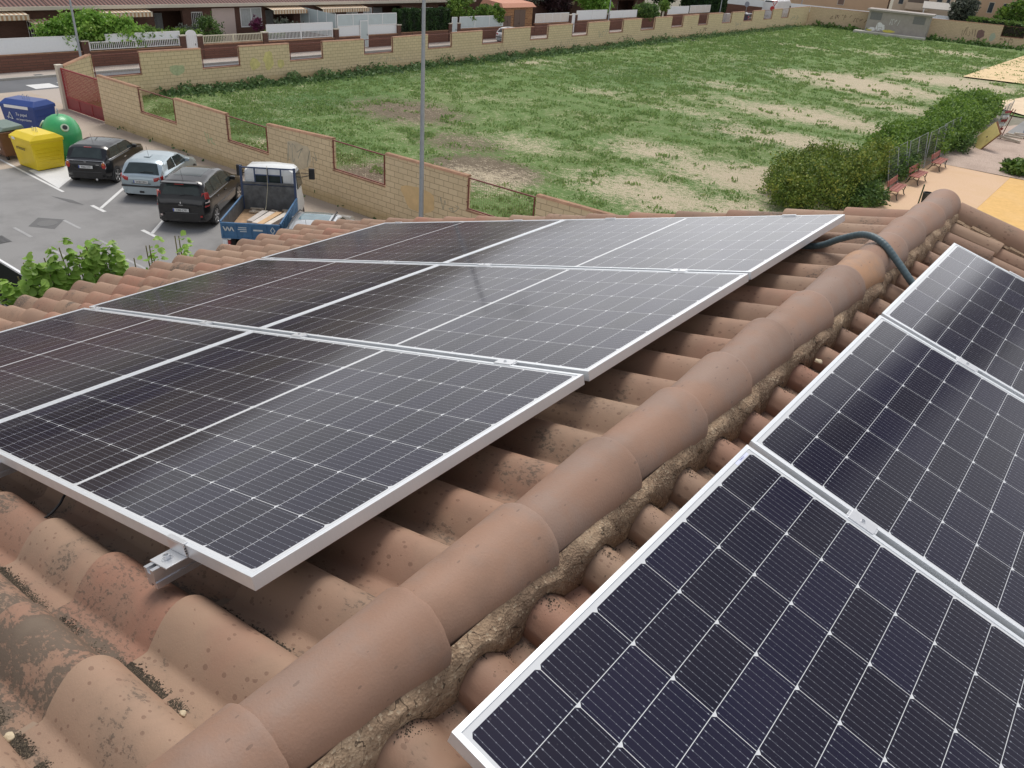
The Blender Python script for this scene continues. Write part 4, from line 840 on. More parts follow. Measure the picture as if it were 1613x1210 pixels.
# ---------------------------------------------------------------- vehicles
def car(name, label, loc, heading, sp, cat='car'):
    """sp: profile based body; local x forward from the rear bumper, y left"""
    L, W, s = sp['L'], sp['W'], sp.get('scale', 1.0); e = empty(name, (loc[0], loc[1], 0), heading, label, cat, sp.get('group')); e.scale = (s, s, s)
    tx, tz = zip(*sp['top']); bx, bz = zip(*sp['belt'])
    top = lambda x: float(np.interp(x, tx, tz)); belt = lambda x: float(np.interp(x, bx, bz)); tum = sp.get('tum', .30)
    def wf(x):
        f = 1-.17*max(0, 1-x/.5)**2.2-.16*max(0, 1-(L-x)/.6)**2.2; return W/2*f
    def ring(x):
        wv = wf(x); zt = top(x); zb = .24+.12*max(0, 1-x/.35)**2+.10*max(0, 1-(L-x)/.4)**2; zs = min(belt(x), zt-.035); gh = zt-zs; yr = .945*wv-tum*gh
        P = [(0, zb), (.8*wv, zb), (.955*wv, zb+.06), (.995*wv, zb+.2*(zs-zb)), (wv, zb+.5*(zs-zb)), (.992*wv, zb+.8*(zs-zb)), (.97*wv, zs-.012), (.945*wv, zs)]
        for f in (.3, .6, .86): P.append((.945*wv+(yr-.945*wv)*f, zs+gh*f))
        P += [(yr-.025, zt-.045*min(1, gh/.2)), (yr-.09, zt-.016), (yr*.62, zt-.002), (yr*.3, zt+.008), (0, zt+.010)]; return P
    xs = sorted(set([0, .02, .06, .12, .2]+[round(v, 3) for v in np.arange(.2, L-.2, .085)]+[L-.2, L-.12, L-.06, L-.02, L]+list(tx)))
    rings = []
    for x in xs: P = ring(x); rings.append([(x, y, z) for y, z in P]+[(x, -y, z) for y, z in P[-2:0:-1]])
    b = MB(); b.loft(rings); body = b.build('body', sp['paint'], e, True)
    body.data.set_sharp_from_angle(angle=R(50))
    def side_y(x, z):
        P = ring(x)[6:12]; ys, zs = [p[0] for p in P], [p[1] for p in P]; return float(np.interp(z, zs, ys))
    def low_y(x, z):
        P = ring(x)[2:8]; return float(np.interp(z, [p[1] for p in P], [p[0] for p in P]))
    def side_patch(quads, nm, m, off=.004, fy=None, nx=8, nz=4, parent=None):
        fy = fy or side_y
        for sg in (1, -1):
            for q in quads:   # (x,z) bottom-rear, bottom-front, top-front, top-rear
                b = MB(); g = [[None]*(nz+1) for _ in range(nx+1)]
                for i in range(nx+1):
                    for j in range(nz+1):
                        u, v = i/nx, j/nz; x = (q[0][0]*(1-u)+q[1][0]*u)*(1-v)+(q[3][0]*(1-u)+q[2][0]*u)*v; z = (q[0][1]*(1-u)+q[1][1]*u)*(1-v)+(q[3][1]*(1-u)+q[2][1]*u)*v
                        b.v.append((x, sg*(fy(x, z)+off), z))
                for i in range(nx):
                    for j in range(nz): a = i*(nz+1)+j; b.face((a, a+nz+1, a+nz+2, a+1) if sg < 0 else (a, a+1, a+nz+2, a+nz+1))
                b.build(nm, m, parent or e, True)
    def top_patch(x0, x1, f0, f1, nm, m, off=.006, sx=-.5, nx=8, ny=10):
        b = MB()
        for i in range(nx+1):
            u = i/nx; x = x0+(x1-x0)*u; P = ring(x)[9:][::-1]; ff = f0+(f1-f0)*u; ym = ff
            for j in range(ny+1):
                y = ym*(2*j/ny-1); z = float(np.interp(abs(y), [p[0] for p in P], [p[1] for p in P])); b.v.append((x+sx*off, y, z+off))
        for i in range(nx):
            for j in range(ny): a = i*(ny+1)+j; b.face((a, a+1, a+ny+2, a+ny+1))
        return b.build(nm, m, e, True)
    side_patch(sp['win'], 'side_window', CARGL)
    top_patch(*sp['rear'], 'rear_window', CARGL); top_patch(*sp['front'], 'windscreen', CARGL, sx=.5)
    if 'roofglass' in sp: top_patch(*sp['roofglass'], 'sunroof', sp.get('sunglass', CARGL), .003)
    # wheels
    wr = sp.get('wr', .30)
    for x in sp['axles']:
        for sg in (1, -1):
            wy = low_y(x, .5); b = MB(); n = 20
            arch = [(x+(wr+.055)*math.cos(math.pi*i/n), wr+(wr+.06)*math.sin(math.pi*i/n)) for i in range(n+1)]; arch = [(arch[0][0], .2)]+arch+[(arch[-1][0], .2)]
            b.loft([[(px, sg*(wy-.25), pz) for px, pz in arch], [(px, sg*(wy+.004), pz) for px, pz in arch]]); b.build('wheel_arch', sp.get('arch', BLACK), e)
            wl = empty('wheel', (x, sg*(wy-.075), wr)); wl.parent = e
            b = MB(); b.lathe([(wr-.09, -.09), (wr-.02, -.095), (wr, -.07), (wr, .07), (wr-.02, .095), (wr-.09, .09)], axis='y', n=28); b.build('tyre', RUB, wl, True)
            b = MB(); b.lathe([(0, sg*.06), (wr-.10, sg*.06), (wr-.075, sg*.088), (wr-.092, sg*.094), (wr-.10, sg*.075), (.06, sg*.07), (.05, sg*.085), (0, sg*.085)], axis='y', n=24)
            for k in range(sp.get('spokes', 7)):
                a = 2*math.pi*k/sp.get('spokes', 7); r0, r1 = .04, wr-.085; b.box(((r0+r1)/2*math.cos(a), sg*.082, (r0+r1)/2*math.sin(a)), (r1-r0, .02, .05), None, 0, 0, -a)
            b.build('rim', sp.get('rim', RIM), wl)
    # bumpers, lights, mirrors, handles, plate
    wb = wf(.1)+.012
    def bump(x0, d, z0, z1, wb_, nm, m):
        pts = [(x0+d*.22, -wb_*1.03), (x0+d*.05, -wb_*.94), (x0-d*.02, -wb_*.7), (x0-d*.055, 0), (x0-d*.02, wb_*.7), (x0+d*.05, wb_*.94), (x0+d*.22, wb_*1.03)]
        b = MB(); b.prism(pts, z0, z1); return b.build(nm, m, e, bevel=.02)
    for z0, z1, m in sp['bumper']: bump(0, 1, z0, z1, wf(.05), 'rear_bumper', m); 
    bump(L, -1, .28, .52, wf(L-.05), 'front_bumper', sp['bumper'][0][2])
    sp['lights'](e, wf, side_patch, low_y)
    for sg in (1, -1):
        xm = sp['mirror']; b = MB(); b.box((xm, sg*(side_y(xm, belt(xm)+.05)+.10), belt(xm)+.07), (.12, .19, .13)); b.build('wing_mirror', sp['paint'], e, bevel=.03)
        for xh in sp['handles']: b = MB(); b.box((xh, sg*(low_y(xh, belt(xh)-.13)+.012), belt(xh)-.13), (.17, .02, .03)); b.build('door_handle', sp.get('hm', CHROME), e, bevel=.005)
        if sp.get('strip'): b = MB(); x0, x1, z, m = sp['strip']; b.box(((x0+x1)/2, sg*(low_y((x0+x1)/2, z)+.006), z), (x1-x0, .012, .045)); b.build('side_trim', m, e)
    pz, pxo = sp['plate'][1], sp['plate'][2]; pl = empty('number_plate', (pxo, 0, pz)); pl.parent = e
    b = MB(); b.bb(-.006, 0, -.26, .26, -.055, .055); b.build('plate_face', plain('plate_white', (.70, .71, .70), .4, 0, .02), pl)
    b = MB(); b.bb(-.0075, -.0062, .225, .258, -.052, .052); b.build('plate_band', plain('plate_blue', (.03, .07, .40), .4), pl)
    text_mesh('plate_number', sp['plate'][0], .095, LTX, pl, (-.009, -.015, -.004), (R(90), 0, R(-90)), .001, sx=.92)
    b = MB(); b.tube([(sp['ant'], 0, top(sp['ant'])), (sp['ant']-.12, 0, top(sp['ant'])+.38)], .005, None, 5); b.build('aerial', BLACK, e)
    if sp.get('wiper'): x, z = sp['wiper']; b = MB(); b.tube([(x, .05, z), (x+.02, -.15, z+.05), (x+.03, -.42, z+.03)], .012, None, 6); b.build('rear_wiper', BLACK, e)
    return e
def paint(name, c, metal=.3): return plain(name, c, .3, metal, .04, 2, 0, .55)
BLKP = paint('black_car_paint', (.007, .007, .009), 0); SILB = paint('pale_blue_silver_paint', (.42, .50, .54), .45); SIL = paint('silver_car_paint', (.50, .52, .54), .5); NAVY = paint('dark_blue_car_paint', (.02, .025, .06)); WHTP = paint('white_car_paint', (.72, .73, .74), 0); GRYP = paint('grey_car_paint', (.10, .11, .13))
def lights_mini(e, wf, sp_, ly):
    for sg in (1, -1):
        l = empty('tail_light', (.035, sg*(wf(.05)-.075), .78)); l.parent = e
        b = MB(); b.lathe([(0, .0), (.075, .0), (.085, -.02), (.07, -.045), (0, -.05)], axis='x', n=16, sy=1.45); b.build('light_body', REDL, l, True)
        b = MB(); b.lathe([(0, -.047), (.04, -.046), (.045, -.052), (0, -.06)], (0, 0, .06), None, 12, 'x'); b.build('indicator', ORL, l, True)
        b = MB(); b.lathe([(.087, -.012), (.098, -.018), (.094, -.035), (.085, -.03)], axis='x', n=18, sy=1.45); b.build('chrome_ring', CHROME, l, True)
    b = MB(); b.tube([(.02, y, .945) for y in (-.7, 0, .7)], .012, None, 6); b.build('chrome_strip', CHROME, e)
    for sg in (1, -1):
        b = MB(); b.tube([(x, sg*(ly(x, .96)+.01), .975) for x in (.25, .8, 1.5, 2.2, 2.5)], .012, None, 6); b.build('chrome_strip', CHROME, e)
    b = MB(); b.bb(-.012, 0, -.045, .045, .895, .915); b.build('badge', CHROME, e); b = MB(); b.bb(-.012, 0, -.50, -.38, .80, .82); b.build('badge', CHROME, e)
    b = MB(); b.box((.42, 0, 1.35), (.05, .28, .03)); b.build('brake_light', REDL, e); b = MB(); b.lathe([(.025, 0), (.04, 0), (.04, -.08), (.025, -.08)], (.02, -.35, .27), None, 12, 'x'); b.build('exhaust', CHROME, e)
    b = MB(); b.box((-.02, .0, .36), (.02, .12, .04)); b.build('badge', CHROME, e)
DGREY = plain('dark_grey_plastic', (.05, .05, .052), .6, 0, .1)
mini = dict(L=3.63, W=1.69, paint=BLKP, top=[(0, .86), (.05, .95), (.12, .98), (.40, 1.34), (.55, 1.395), (1.1, 1.42), (1.8, 1.40), (2.15, 1.33), (2.62, .99), (2.9, .95), (3.4, .86), (3.58, .72), (3.63, .60)],
            belt=[(0, .92), (2.6, .93), (3.63, .7)], tum=.24, win=[((.42, .99), (1.28, .98), (1.22, 1.32), (.60, 1.33)), ((1.34, .98), (2.42, .97), (2.02, 1.30), (1.29, 1.32))], rear=(.14, .38, .60, .50), front=(2.16, 2.60, .50, .62), roofglass=(1.2, 1.9, .40, .40),
            wr=.30, axles=(.62, 3.02), bumper=[(.27, .55, BLKP), (.30, .36, DGREY)], lights=lights_mini, mirror=2.42, handles=(1.55,), plate=('9066 CTF', .72, -.035), ant=.9, scale=1.0, arch=DGREY, spokes=5)
def lights_206(e, wf, sp_, ly):
    for sg in (1, -1):
        b = MB(); rr_ = []
        for k in range(7):
            f = k/6; x = -.02+.21*f**1.6; y = sg*(.47+(wf(.12)+.006-.47)*min(1, f*1.35)); z0, z1 = .77+.05*f, .88+.11*f-.06*max(0, f-.7); rr_.append([(x-.012, y*.995, z0), (x-.02, y*1.004, (z0+z1)/2), (x+.01, y*.985, z1), (x+.09, y*.93, z1-.01), (x+.09, y*.93, z0+.01)])
        b.loft(rr_); b.build('tail_light', REDL, e, True)
    b = MB(); b.bb(-.06, -.02, -.70, .70, .555, .625); b.build('rubber_strip', DGREY, e, bevel=.01); b = MB(); b.bb(-.035, -.01, -.34, .34, .67, .685); b.build('badge', DGREY, e)
    b = MB(); b.box((-.06, 0, .38), (.03, .16, .07)); b.build('fog_recess', BLACK, e, bevel=.01); b = MB(); b.box((.95, 0, 1.445), (.3, .22, .004)); b.build('roof_recess', SILB, e)
p206 = dict(L=3.83, W=1.66, paint=SILB, top=[(0, .80), (.05, .93), (.10, .97), (.44, 1.33), (.62, 1.40), (1.2, 1.44), (1.8, 1.42), (2.2, 1.33), (2.85, .98), (3.2, .92), (3.6, .78), (3.78, .64), (3.83, .55)],
            belt=[(0, .93), (1.2, .95), (2.9, .91), (3.83, .6)], tum=.36, win=[((.72, 1.02), (1.42, .98), (1.40, 1.34), (.92, 1.30)), ((1.48, .97), (2.55, .94), (2.08, 1.28), (1.46, 1.33))], rear=(.12, .42, .64, .50), front=(2.25, 2.78, .52, .64),
            wr=.285, axles=(.70, 3.14), bumper=[(.28, .64, SILB)], lights=lights_206, mirror=2.42, handles=(1.62,), plate=('5438 CBN', .74, -.03), ant=1.0, scale=1.0, wiper=(.13, 1.03), hm=SILB)
def lights_scenic(e, wf, sp_, ly):
    for sg in (1, -1):
        l = empty('tail_light', (0, 0, 0)); l.parent = e
        for z0, z1, m, d in ((.80, .92, REDL, 0), (.92, 1.03, plain('clear_lamp_glass', (.66, .55, .52), .2, 0, .05, 8, 0, .6), .006), (1.03, 1.24, REDL, 0)):
            xs_ = .03+(z0-.8)*.35; xe = .03+(z1-.8)*.35; y = wf(.1); b = MB(); t = .20 if z1 < 1.1 else .12
            b.loft([[(xs_-.03-d, sg*(y-.17), z0), (xs_+.02-d, sg*(y-.01+d), z0), (xs_+.22, sg*(wf(.25)+.008+d), z0), (xs_+.1, sg*(y-.2), z0)], [(xe-.03-d, sg*(y-t), z1), (xe+.02-d, sg*(y-.035+d), z1), (xe+t, sg*(wf(.25)-.02+d), z1), (xe+.1, sg*(y-t-.05), z1)]]); b.build('lamp_section', m, l, True)
        b = MB(); b.box((-.045, sg*.66, .50), (.02, .07, .06)); b.build('reflector', REDL if sg < 0 else plain('clear_lamp_glass', (.66, .55, .52), .2), e)
    b = MB(); b.loft([[(-.012, 0, .885), (-.012, .032, .93), (-.012, 0, .975), (-.012, -.032, .93)], [(0, 0, .885), (0, .032, .93), (0, 0, .975), (0, -.032, .93)]]); b.build('badge', CHROME, e)
    b = MB(); b.bb(-.02, -.012, -.07, .07, .845, .86); b.build('badge', CHROME, e); b = MB(); b.box((.16, 0, 1.565), (.2, 1.18, .03)); b.build('spoiler', BLKP, e, bevel=.012); b = MB(); b.box((.09, 0, 1.53), (.02, .3, .02)); b.build('brake_light', REDL, e)
scenic = dict(L=4.26, W=1.81, paint=BLKP, top=[(0, .82), (.05, 1.02), (.09, 1.10), (.30, 1.49), (.44, 1.56), (1.1, 1.61), (1.9, 1.60), (2.4, 1.52), (3.25, 1.06), (3.6, .98), (4.0, .84), (4.2, .68), (4.26, .58)],
            belt=[(0, 1.06), (2.8, 1.0), (3.3, .96), (4.26, .65)], tum=.38, win=[((.38, 1.13), (.92, 1.11), (.92, 1.47), (.52, 1.47)), ((.98, 1.10), (1.78, 1.07), (1.78, 1.49), (.98, 1.49)), ((1.84, 1.07), (2.70, 1.04), (2.38, 1.42), (1.84, 1.48)), ((2.76, 1.04), (3.0, 1.03), (2.62, 1.30), (2.5, 1.38))], rear=(.12, .28, .63, .54), front=(2.45, 3.2, .56, .70), roofglass=(.9, 2.1, .46, .46),
            wr=.32, axles=(.72, 3.40), bumper=[(.28, .60, BLKP)], lights=lights_scenic, mirror=2.78, handles=(1.12, 1.98), plate=('1200 CTF', .69, -.055), ant=.48, scale=1.0, wiper=(.09, 1.13), hm=BLKP, strip=(.9, 3.0, .62, plain('grey_trim', (.14, .14, .145), .4)))
HD = math.atan2(.77, -.64)
def lights_plain(e, wf, sp_, ly):
    for sg in (1, -1):
        b = MB(); b.box((.04, sg*(wf(.08)-.10), .95), (.10, .16, .28)); b.build('tail_light', REDL, e, bevel=.03)
        b = MB(); b.box((sp_L_-.10, sg*(wf(.1)-.16), .66), (.16, .26, .13)); b.build('headlight', CHROME, e, bevel=.03)
sp_L_ = 4.2
car('parked_car', 'small black hatchback with chrome waistline beside the green container', (-29.75, 12.85), HD, mini)
car('parked_car', 'pale blue silver hatchback between the two black cars', (-26.78, 13.38), HD, p206)
car('parked_car', 'black people carrier with tall tail lights beside the blue flatbed truck', (-23.3, 12.85), HD, scenic)
SUNG = glass_mat('tinted_sunroof', (.10, .16, .18), .05)
silv = dict(scenic); silv.update(L=4.3, W=1.78, paint=SIL, lights=lights_scenic, plate=('4821 DKL', .69, -.055), strip=None, top=[(0, .80), (.05, .95), (.09, 1.02), (.30, 1.38), (.44, 1.45), (1.2, 1.50), (2.0, 1.48), (2.4, 1.40), (3.2, 1.02), (3.6, .95), (4.0, .84), (4.25, .68), (4.3, .58)], belt=[(0, .98), (2.8, .95), (3.3, .93), (4.3, .65)], win=[((.5, 1.05), (1.0, 1.03), (1.0, 1.36), (.66, 1.36)), ((1.06, 1.02), (1.86, 1.0), (1.86, 1.38), (1.06, 1.38)), ((1.92, 1.0), (2.95, .98), (2.4, 1.31), (1.92, 1.37))], rear=(.12, .28, .62, .56), front=(2.42, 3.15, .54, .68), roofglass=(1.35, 2.3, .46, .46), sunglass=SUNG, hm=SIL)
ec = car('parked_car', 'silver estate car with roof rails, half hidden by the roof edge', (-17.0, 13.0), HD, silv)
for sg in (1, -1): b = MB(); b.tube([(.5, sg*.56, 1.47), (.6, sg*.57, 1.53), (1.4, sg*.585, 1.555), (2.2, sg*.575, 1.52), (2.35, sg*.56, 1.44)], .02, None, 8); b.build('roof_rail', BLACK, ec)
# flatbed truck
def truck():
    e = empty('flatbed_truck', (-19.13, 12.68, 0), HD+.03, 'small white cab truck with an open blue drop side bed', 'truck')
    BL = plain('truck_blue', (.05, .14, .27), .5, 0, .2, 6); BLd = plain('truck_dark_blue', (.035, .06, .13), .5, 0, .2); GR = plain('truck_grey_inside', (.10, .105, .11), .8, 0, .35, 5); FL = plain('rusty_bed_floor', (.40, .26, .15), .9, 0, .3, 4, .4)
    W = .89; Lb = 2.62; zf, zt = .92, 1.36
    b = MB(); b.bb(0, Lb, -W+.04, W-.04, zf-.06, zf); b.build('bed_floor', FL, e)
    b = MB(); b.bb(-.04, 0, -W, W, zf-.06, zt); b.build('tailgate', BL, e); tg = MB()
    for y in (-.85, -.45, 0, .45, .85): tg.bb(-.062, -.041, y-.03, y+.03, zf-.05, zt-.01)
    for z in (zf-.04, zt-.035): tg.bb(-.058, -.041, -.88, .88, z-.02, z+.03)
    tg.build('tailgate_ribs', BL, e)
    WL = plain('worn_white_lettering', (.55, .58, .58), .6)
    b = MB()
    for p, q in (((.80, 1), (.74, 0)), ((.74, 0), (.68, 1)), ((.68, 1), (.62, 0)), ((.62, 0), (.56, 1)), ((.56, 1), (.50, 0))):
        y0, y1 = p[0], q[0]; z0, z1 = 1.10+.14*p[1], 1.10+.14*q[1]; b.loft([[(-.0615, y0-.02, z0), (-.0615, y0+.02, z0), (-.0615, y1+.02, z1), (-.0615, y1-.02, z1)], [(-.064, y0-.02, z0), (-.064, y0+.02, z0), (-.064, y1+.02, z1), (-.064, y1-.02, z1)]])
    b.build('logo', WL, e)
    b = MB()
    for z, l in ((1.22, .24), (1.16, .26), (1.10, .2)): b.bb(-.0435, -.0412, .12, .12+l, z-.012, z+.012)
    b.bb(-.0435, -.0412, -.36, -.08, 1.13, 1.18); b.build('lettering', WL, e)
    b = MB(); 
    for r0, m_ in ((.10, 0),):
        P = [(-.66, 1.05), (-.58, 1.17), (-.66, 1.29), (-.74, 1.17)]; Q = [(-.66, 1.09), (-.61, 1.17), (-.66, 1.25), (-.71, 1.17)]
        for i in range(4): j = (i+1) % 4; b.loft([[(-.0435, P[i][0], P[i][1]), (-.0435, P[j][0], P[j][1]), (-.0435, Q[j][0], Q[j][1]), (-.0435, Q[i][0], Q[i][1])], [(-.041, P[i][0], P[i][1]), (-.041, P[j][0], P[j][1]), (-.041, Q[j][0], Q[j][1]), (-.041, Q[i][0], Q[i][1])]])
    b.build('emblem', WL, e)
    for sg in (1, -1):
        b = MB(); b.bb(0.002, Lb, sg*W-.025, sg*W+.01, zf-.06, zt); b.bb(.002, Lb, sg*W-.03, sg*W+.02, zt+.001, zt+.03, ); b.build('side_panel', BL, e)
        b = MB(); y0, y1 = (W+.011, W+.035) if sg > 0 else (-W-.035, -W-.011)
        for k in range(12): x = .08+k*.21; b.bb(x, x+.07, y0, y1, zf-.02, zt-.04)
        b.build('side_ribs', plain('truck_pale_blue', (.12, .26, .42), .5, 0, .2), e)
    b = MB(); b.bb(.004, Lb-.02, -W+.001, -W+.006, zf, zt-.01); b.bb(.004, Lb-.02, W-.031, W-.0255, zf, zt-.01); b.bb(.0005, .004, -W+.03, W-.03, zf, zt-.01); b.build('bed_lining', GR, e)
    b = MB(); b.bb(Lb, Lb+.04, -W, W, zf-.06, 1.85); b.build('headboard', GR, e); b = MB()
    for y in (-W+.03, W-.03): b.bb(Lb-.005, Lb+.05, y-.035, y+.035, zf, 2.36)
    b.bb(Lb, Lb+.04, -W+.066, W-.066, 2.30, 2.34); b.bb(Lb, Lb+.04, -W+.066, W-.066, 1.741, 1.78)
    for y in (-.42, 0, .42): b.bb(Lb+.005, Lb+.035, y-.02, y+.02, 1.781, 2.299)
    b.bb(Lb+.006, Lb+.034, -.42, .42, 2.08, 2.11); b.build('headboard_frame', BLd, e)
    # cab
    rings = []
    for x, hw, zb, zt_ in ((Lb+.12, .78, .55, 2.20), (Lb+.16, .82, .5, 2.27), (Lb+.4, .84, .45, 2.31), (Lb+.9, .84, .45, 2.29), (Lb+1.1, .83, .45, 2.16), (Lb+1.45, .82, .45, 1.50), (Lb+1.60, .80, .45, 1.30), (Lb+1.70, .76, .5, 1.05)):
        t = .10; rings.append([(x, -hw, zb), (x, -hw-.02, (zb+zt_)/2*.9), (x, -hw+.05, zt_-t), (x, -hw+.16, zt_-.02), (x, 0, zt_+.02), (x, hw-.16, zt_-.02), (x, hw-.05, zt_-t), (x, hw+.02, (zb+zt_)/2*.9), (x, hw, zb)])
    b = MB(); b.loft(rings); b.build('cab', plain('cab_white', (.68, .70, .70), .4, 0, .06, 3, 0, .4), e, True, 0)
    b = MB(); b.bb(Lb+.108, Lb+.118, -.46, .46, 1.80, 2.06); b.build('rear_window', CARGL, e, bevel=.003); b = MB()
    for y in (-.64, .64): b.bb(Lb+.112, Lb+.119, y-.09, y+.09, 1.65, 2.08)
    b.build('cab_pressings', plain('cab_white', (.68, .70, .70)), e)
    b = MB(); b.loft([[(Lb+1.44, -.72, 1.55), (Lb+1.14, -.70, 2.12), (Lb+1.14, .70, 2.12), (Lb+1.44, .72, 1.55)], [(Lb+1.46, -.72, 1.56), (Lb+1.16, -.70, 2.13), (Lb+1.16, .70, 2.13), (Lb+1.46, .72, 1.56)]]); b.build('windscreen', CARGL, e)
    for sg in (1, -1):
        y = sg*.862; b = MB(); b.loft([[(Lb+.45, y, 1.55), (Lb+1.34, y-sg*.015, 1.50), (Lb+1.05, sg*.815, 2.07), (Lb+.5, sg*.82, 2.09)], [(Lb+.45, y-sg*.03, 1.55), (Lb+1.34, y-sg*.045, 1.50), (Lb+1.05, sg*.785, 2.07), (Lb+.5, sg*.79, 2.09)]]); b.build('side_window', CARGL, e)
        m = empty('wing_mirror', (Lb+1.2, sg*.85, 1.85)); m.parent = e; b = MB(); b.tube([(0, 0, -.1), (-.02, sg*.30, -.02), (-.02, sg*.30, .18)], .015, None, 6); b.tube([(0, 0, .05), (-.02, sg*.30, .03)], .012, None, 6); b.build('mirror_arm', BLACK, m); b = MB(); b.box((-.03, sg*.36, .04), (.09, .20, .38)); b.build('mirror_housing', BLACK, m, bevel=.03)
        for x, r_ in ((.75, .33), (Lb+1.05, .33)):
            wl = empty('wheel', (x, sg*.72, r_)); wl.parent = e; b = MB(); b.lathe([(r_-.12, -.10), (r_, -.08), (r_, .08), (r_-.12, .10)], axis='y', n=24); b.build('tyre', RUB, wl, True); b = MB(); b.lathe([(0, -.05), (r_-.12, -.05), (r_-.12, .05), (0, .05)], axis='y', n=20); b.build('rim', RIM, wl)
        b = MB(); b.lathe([(r_-.12 if False else .30, 0), (.42, 0), (.42, .02), (.30, .02)], (Lb+1.05, sg*.835, .36), None, 20, 'y'); b.build('wheel_arch', BLACK, e)
        b = MB(); b.box((.02, sg*.76, .72), (.10, .22, .12)); b.build('tail_light', REDL, e, bevel=.01)
    b = MB(); b.bb(.1, Lb+1.6, -.38, .38, .5, .8); b.build('chassis', BLACK, e); b = MB(); b.bb(-.06, 0, -.8, .8, .50, .62); b.build('rear_bar', BLACK, e)
    b = MB(); b.bb(-.08, .0, .72, .86, .55, .83); b.build('tow_bracket', WHITE, e)
    # load
    fl = Matrix.Rotation(HD+.03, 4, 'Z'); P0 = Vector((-19.13, 12.68, 0))
    def at(x, y, z): return P0+fl.to_3x3() @ Vector((x, y, z))
    ld = empty('plank_stack', at(1.35, -.15, zf), HD-.25, 'stack of pale boards and wrapped panels lying on the truck bed', 'boards')
    cs = [(.66, .60, .52), (.60, .40, .22), (.62, .56, .50), (.50, .46, .42)]
    for k in range(4):
        b = MB(); b.box((.02*k, -.33+k*.22, .12+.015*(k % 2)), (1.35-.08*k, .20, .10), None, .03*(k-1)); b.box((.02*k, -.33+k*.22, .04), (1.2, .21, .05)); b.build('board', plain('board_%d' % k, cs[k], .8, 0, .12, 6), ld, bevel=.006)
    rg2 = random.Random(4)
    for k, (x, y) in enumerate(((2.35, -.1), (2.5, .5), (2.2, .35), (2.45, -.55), (2.1, -.75))):
        b = MB(); b.box((0, 0, .03), (rg2.uniform(.3, .7), rg2.uniform(.06, .14), .05), None, rg2.uniform(0, 3)); b.box((.1, .05, .08), (rg2.uniform(.2, .5), .08, .03), None, rg2.uniform(0, 3))
        tag(b.build('offcut', plain('offcut_wood', (.52, .44, .34), .8, 0, .2), loc=at(x, y, zf+.01)), ['pale offcuts by the headboard, behind the board stack', 'splintered offcuts in the left front corner of the truck bed', 'thin offcuts between the boards and the left side of the bed', 'pale wood scraps in the right front corner of the truck bed', 'small scraps beside the boards along the right side of the bed'][k], 'wood scraps')
    b = MB(); b.tube([at(Lb-.01, -.0, 2.4), at(Lb-.05, .02, 1.7), at(Lb-.3, .05, 1.2), at(1.9, 0, 1.1)], .008, None, 5); tag(b.build('strap', plain('strap_cloth', (.45, .42, .30), .8)), 'thin strap hanging from the truck headboard down to the boards', 'strap')
truck()
# ---------------------------------------------------------------- containers
def box_cont(label, loc, rz, W, D, H, colr, dark, kind):
    e = empty('recycling_container', (*loc, 0), rz, label, 'container', 'recycling containers'); P = plain('container_'+kind, colr, .42, 0, .06, 2, 0, .15); PD = plain('container_dark_'+kind, dark, .5, 0, .1)
    w0, d0 = W*.46, D*.42; w1, d1 = W/2, D/2; rings = []
    for z, f in ((.04, 0), (.08, .02), (H*.40, .45), (H*.72, .9), (H*.80, 1.0)): rings.append([(-w0-(w1-w0)*f, -d0-(d1-d0)*f, z), (w0+(w1-w0)*f, -d0-(d1-d0)*f, z), (w0+(w1-w0)*f, d0+(d1-d0)*f, z), (-w0-(w1-w0)*f, d0+(d1-d0)*f, z)])
    b = MB(); b.loft(rings); b.build('container_body', P, e, bevel=.035)
    b = MB(); b.loft([[(-w1-.03, -d1-.03, H*.79), (w1+.03, -d1-.03, H*.79), (w1+.03, d1+.03, H*.79), (-w1-.03, d1+.03, H*.79)], [(-w1-.02, -d1-.02, H*.88), (w1+.02, -d1-.02, H*.88), (w1+.02, d1+.02, H*.88), (-w1-.02, d1+.02, H*.88)], [(-w1*.86, -d1*.62, H), (w1*.86, -d1*.62, H), (w1*.86, d1*.62, H), (-w1*.86, d1*.62, H)]]); b.build('lid', P, e, bevel=.025)
    b = MB(); b.loft([[(-w0*.96, -d0*.96, 0), (w0*.96, -d0*.96, 0), (w0*.96, d0*.96, 0), (-w0*.96, d0*.96, 0)], [(-w0*.96, -d0*.96, .05), (w0*.96, -d0*.96, .05), (w0*.96, d0*.96, .05), (-w0*.96, d0*.96, .05)]]); b.build('foot', PD, e)
    b = MB()
    for k in range(5):
        f = .16+k*.11; z = H*f; ff = max(0, min(1, (z-.08)/(H*.64))); b.box((w0+(w1-w0)*ff+.003, 0, z), (.012, D*.74, .022)); 
    b.build('ribs', P, e)
    for s in (-.12, .12):
        b = MB(); b.tube([(s-.05, 0, H-.01), (s-.055, 0, H+.12), (s, 0, H+.17), (s+.055, 0, H+.12), (s+.05, 0, H-.01)], .011, None, 6); b.build('lifting_hook', GREYM, e)
    return e, w1, d1, H
yc, w1, d1, H = box_cont('yellow slatted recycling container at the front of the container group', (-33.25, 12.7), R(6), 1.45, 1.3, 1.38, (.80, .60, .015), (.12, .10, .03), 'yellow')
text_mesh('lettering', 'envases', .20, LTX, yc, (-.05, -d1*1.0-.02, H*.60), (R(84), 0, 0), .002); b = MB(); b.bb(-.52, -.30, -d1-.035, -d1-.031, H*.80, H*.87); b.build('sticker', WHITE, yc)
bc, w1, d1, H = box_cont('dark blue paper container behind the yellow one', (-38.3, 14.6), R(24), 1.75, 1.25, 1.6, (.018, .055, .24), (.02, .03, .08), 'blue')
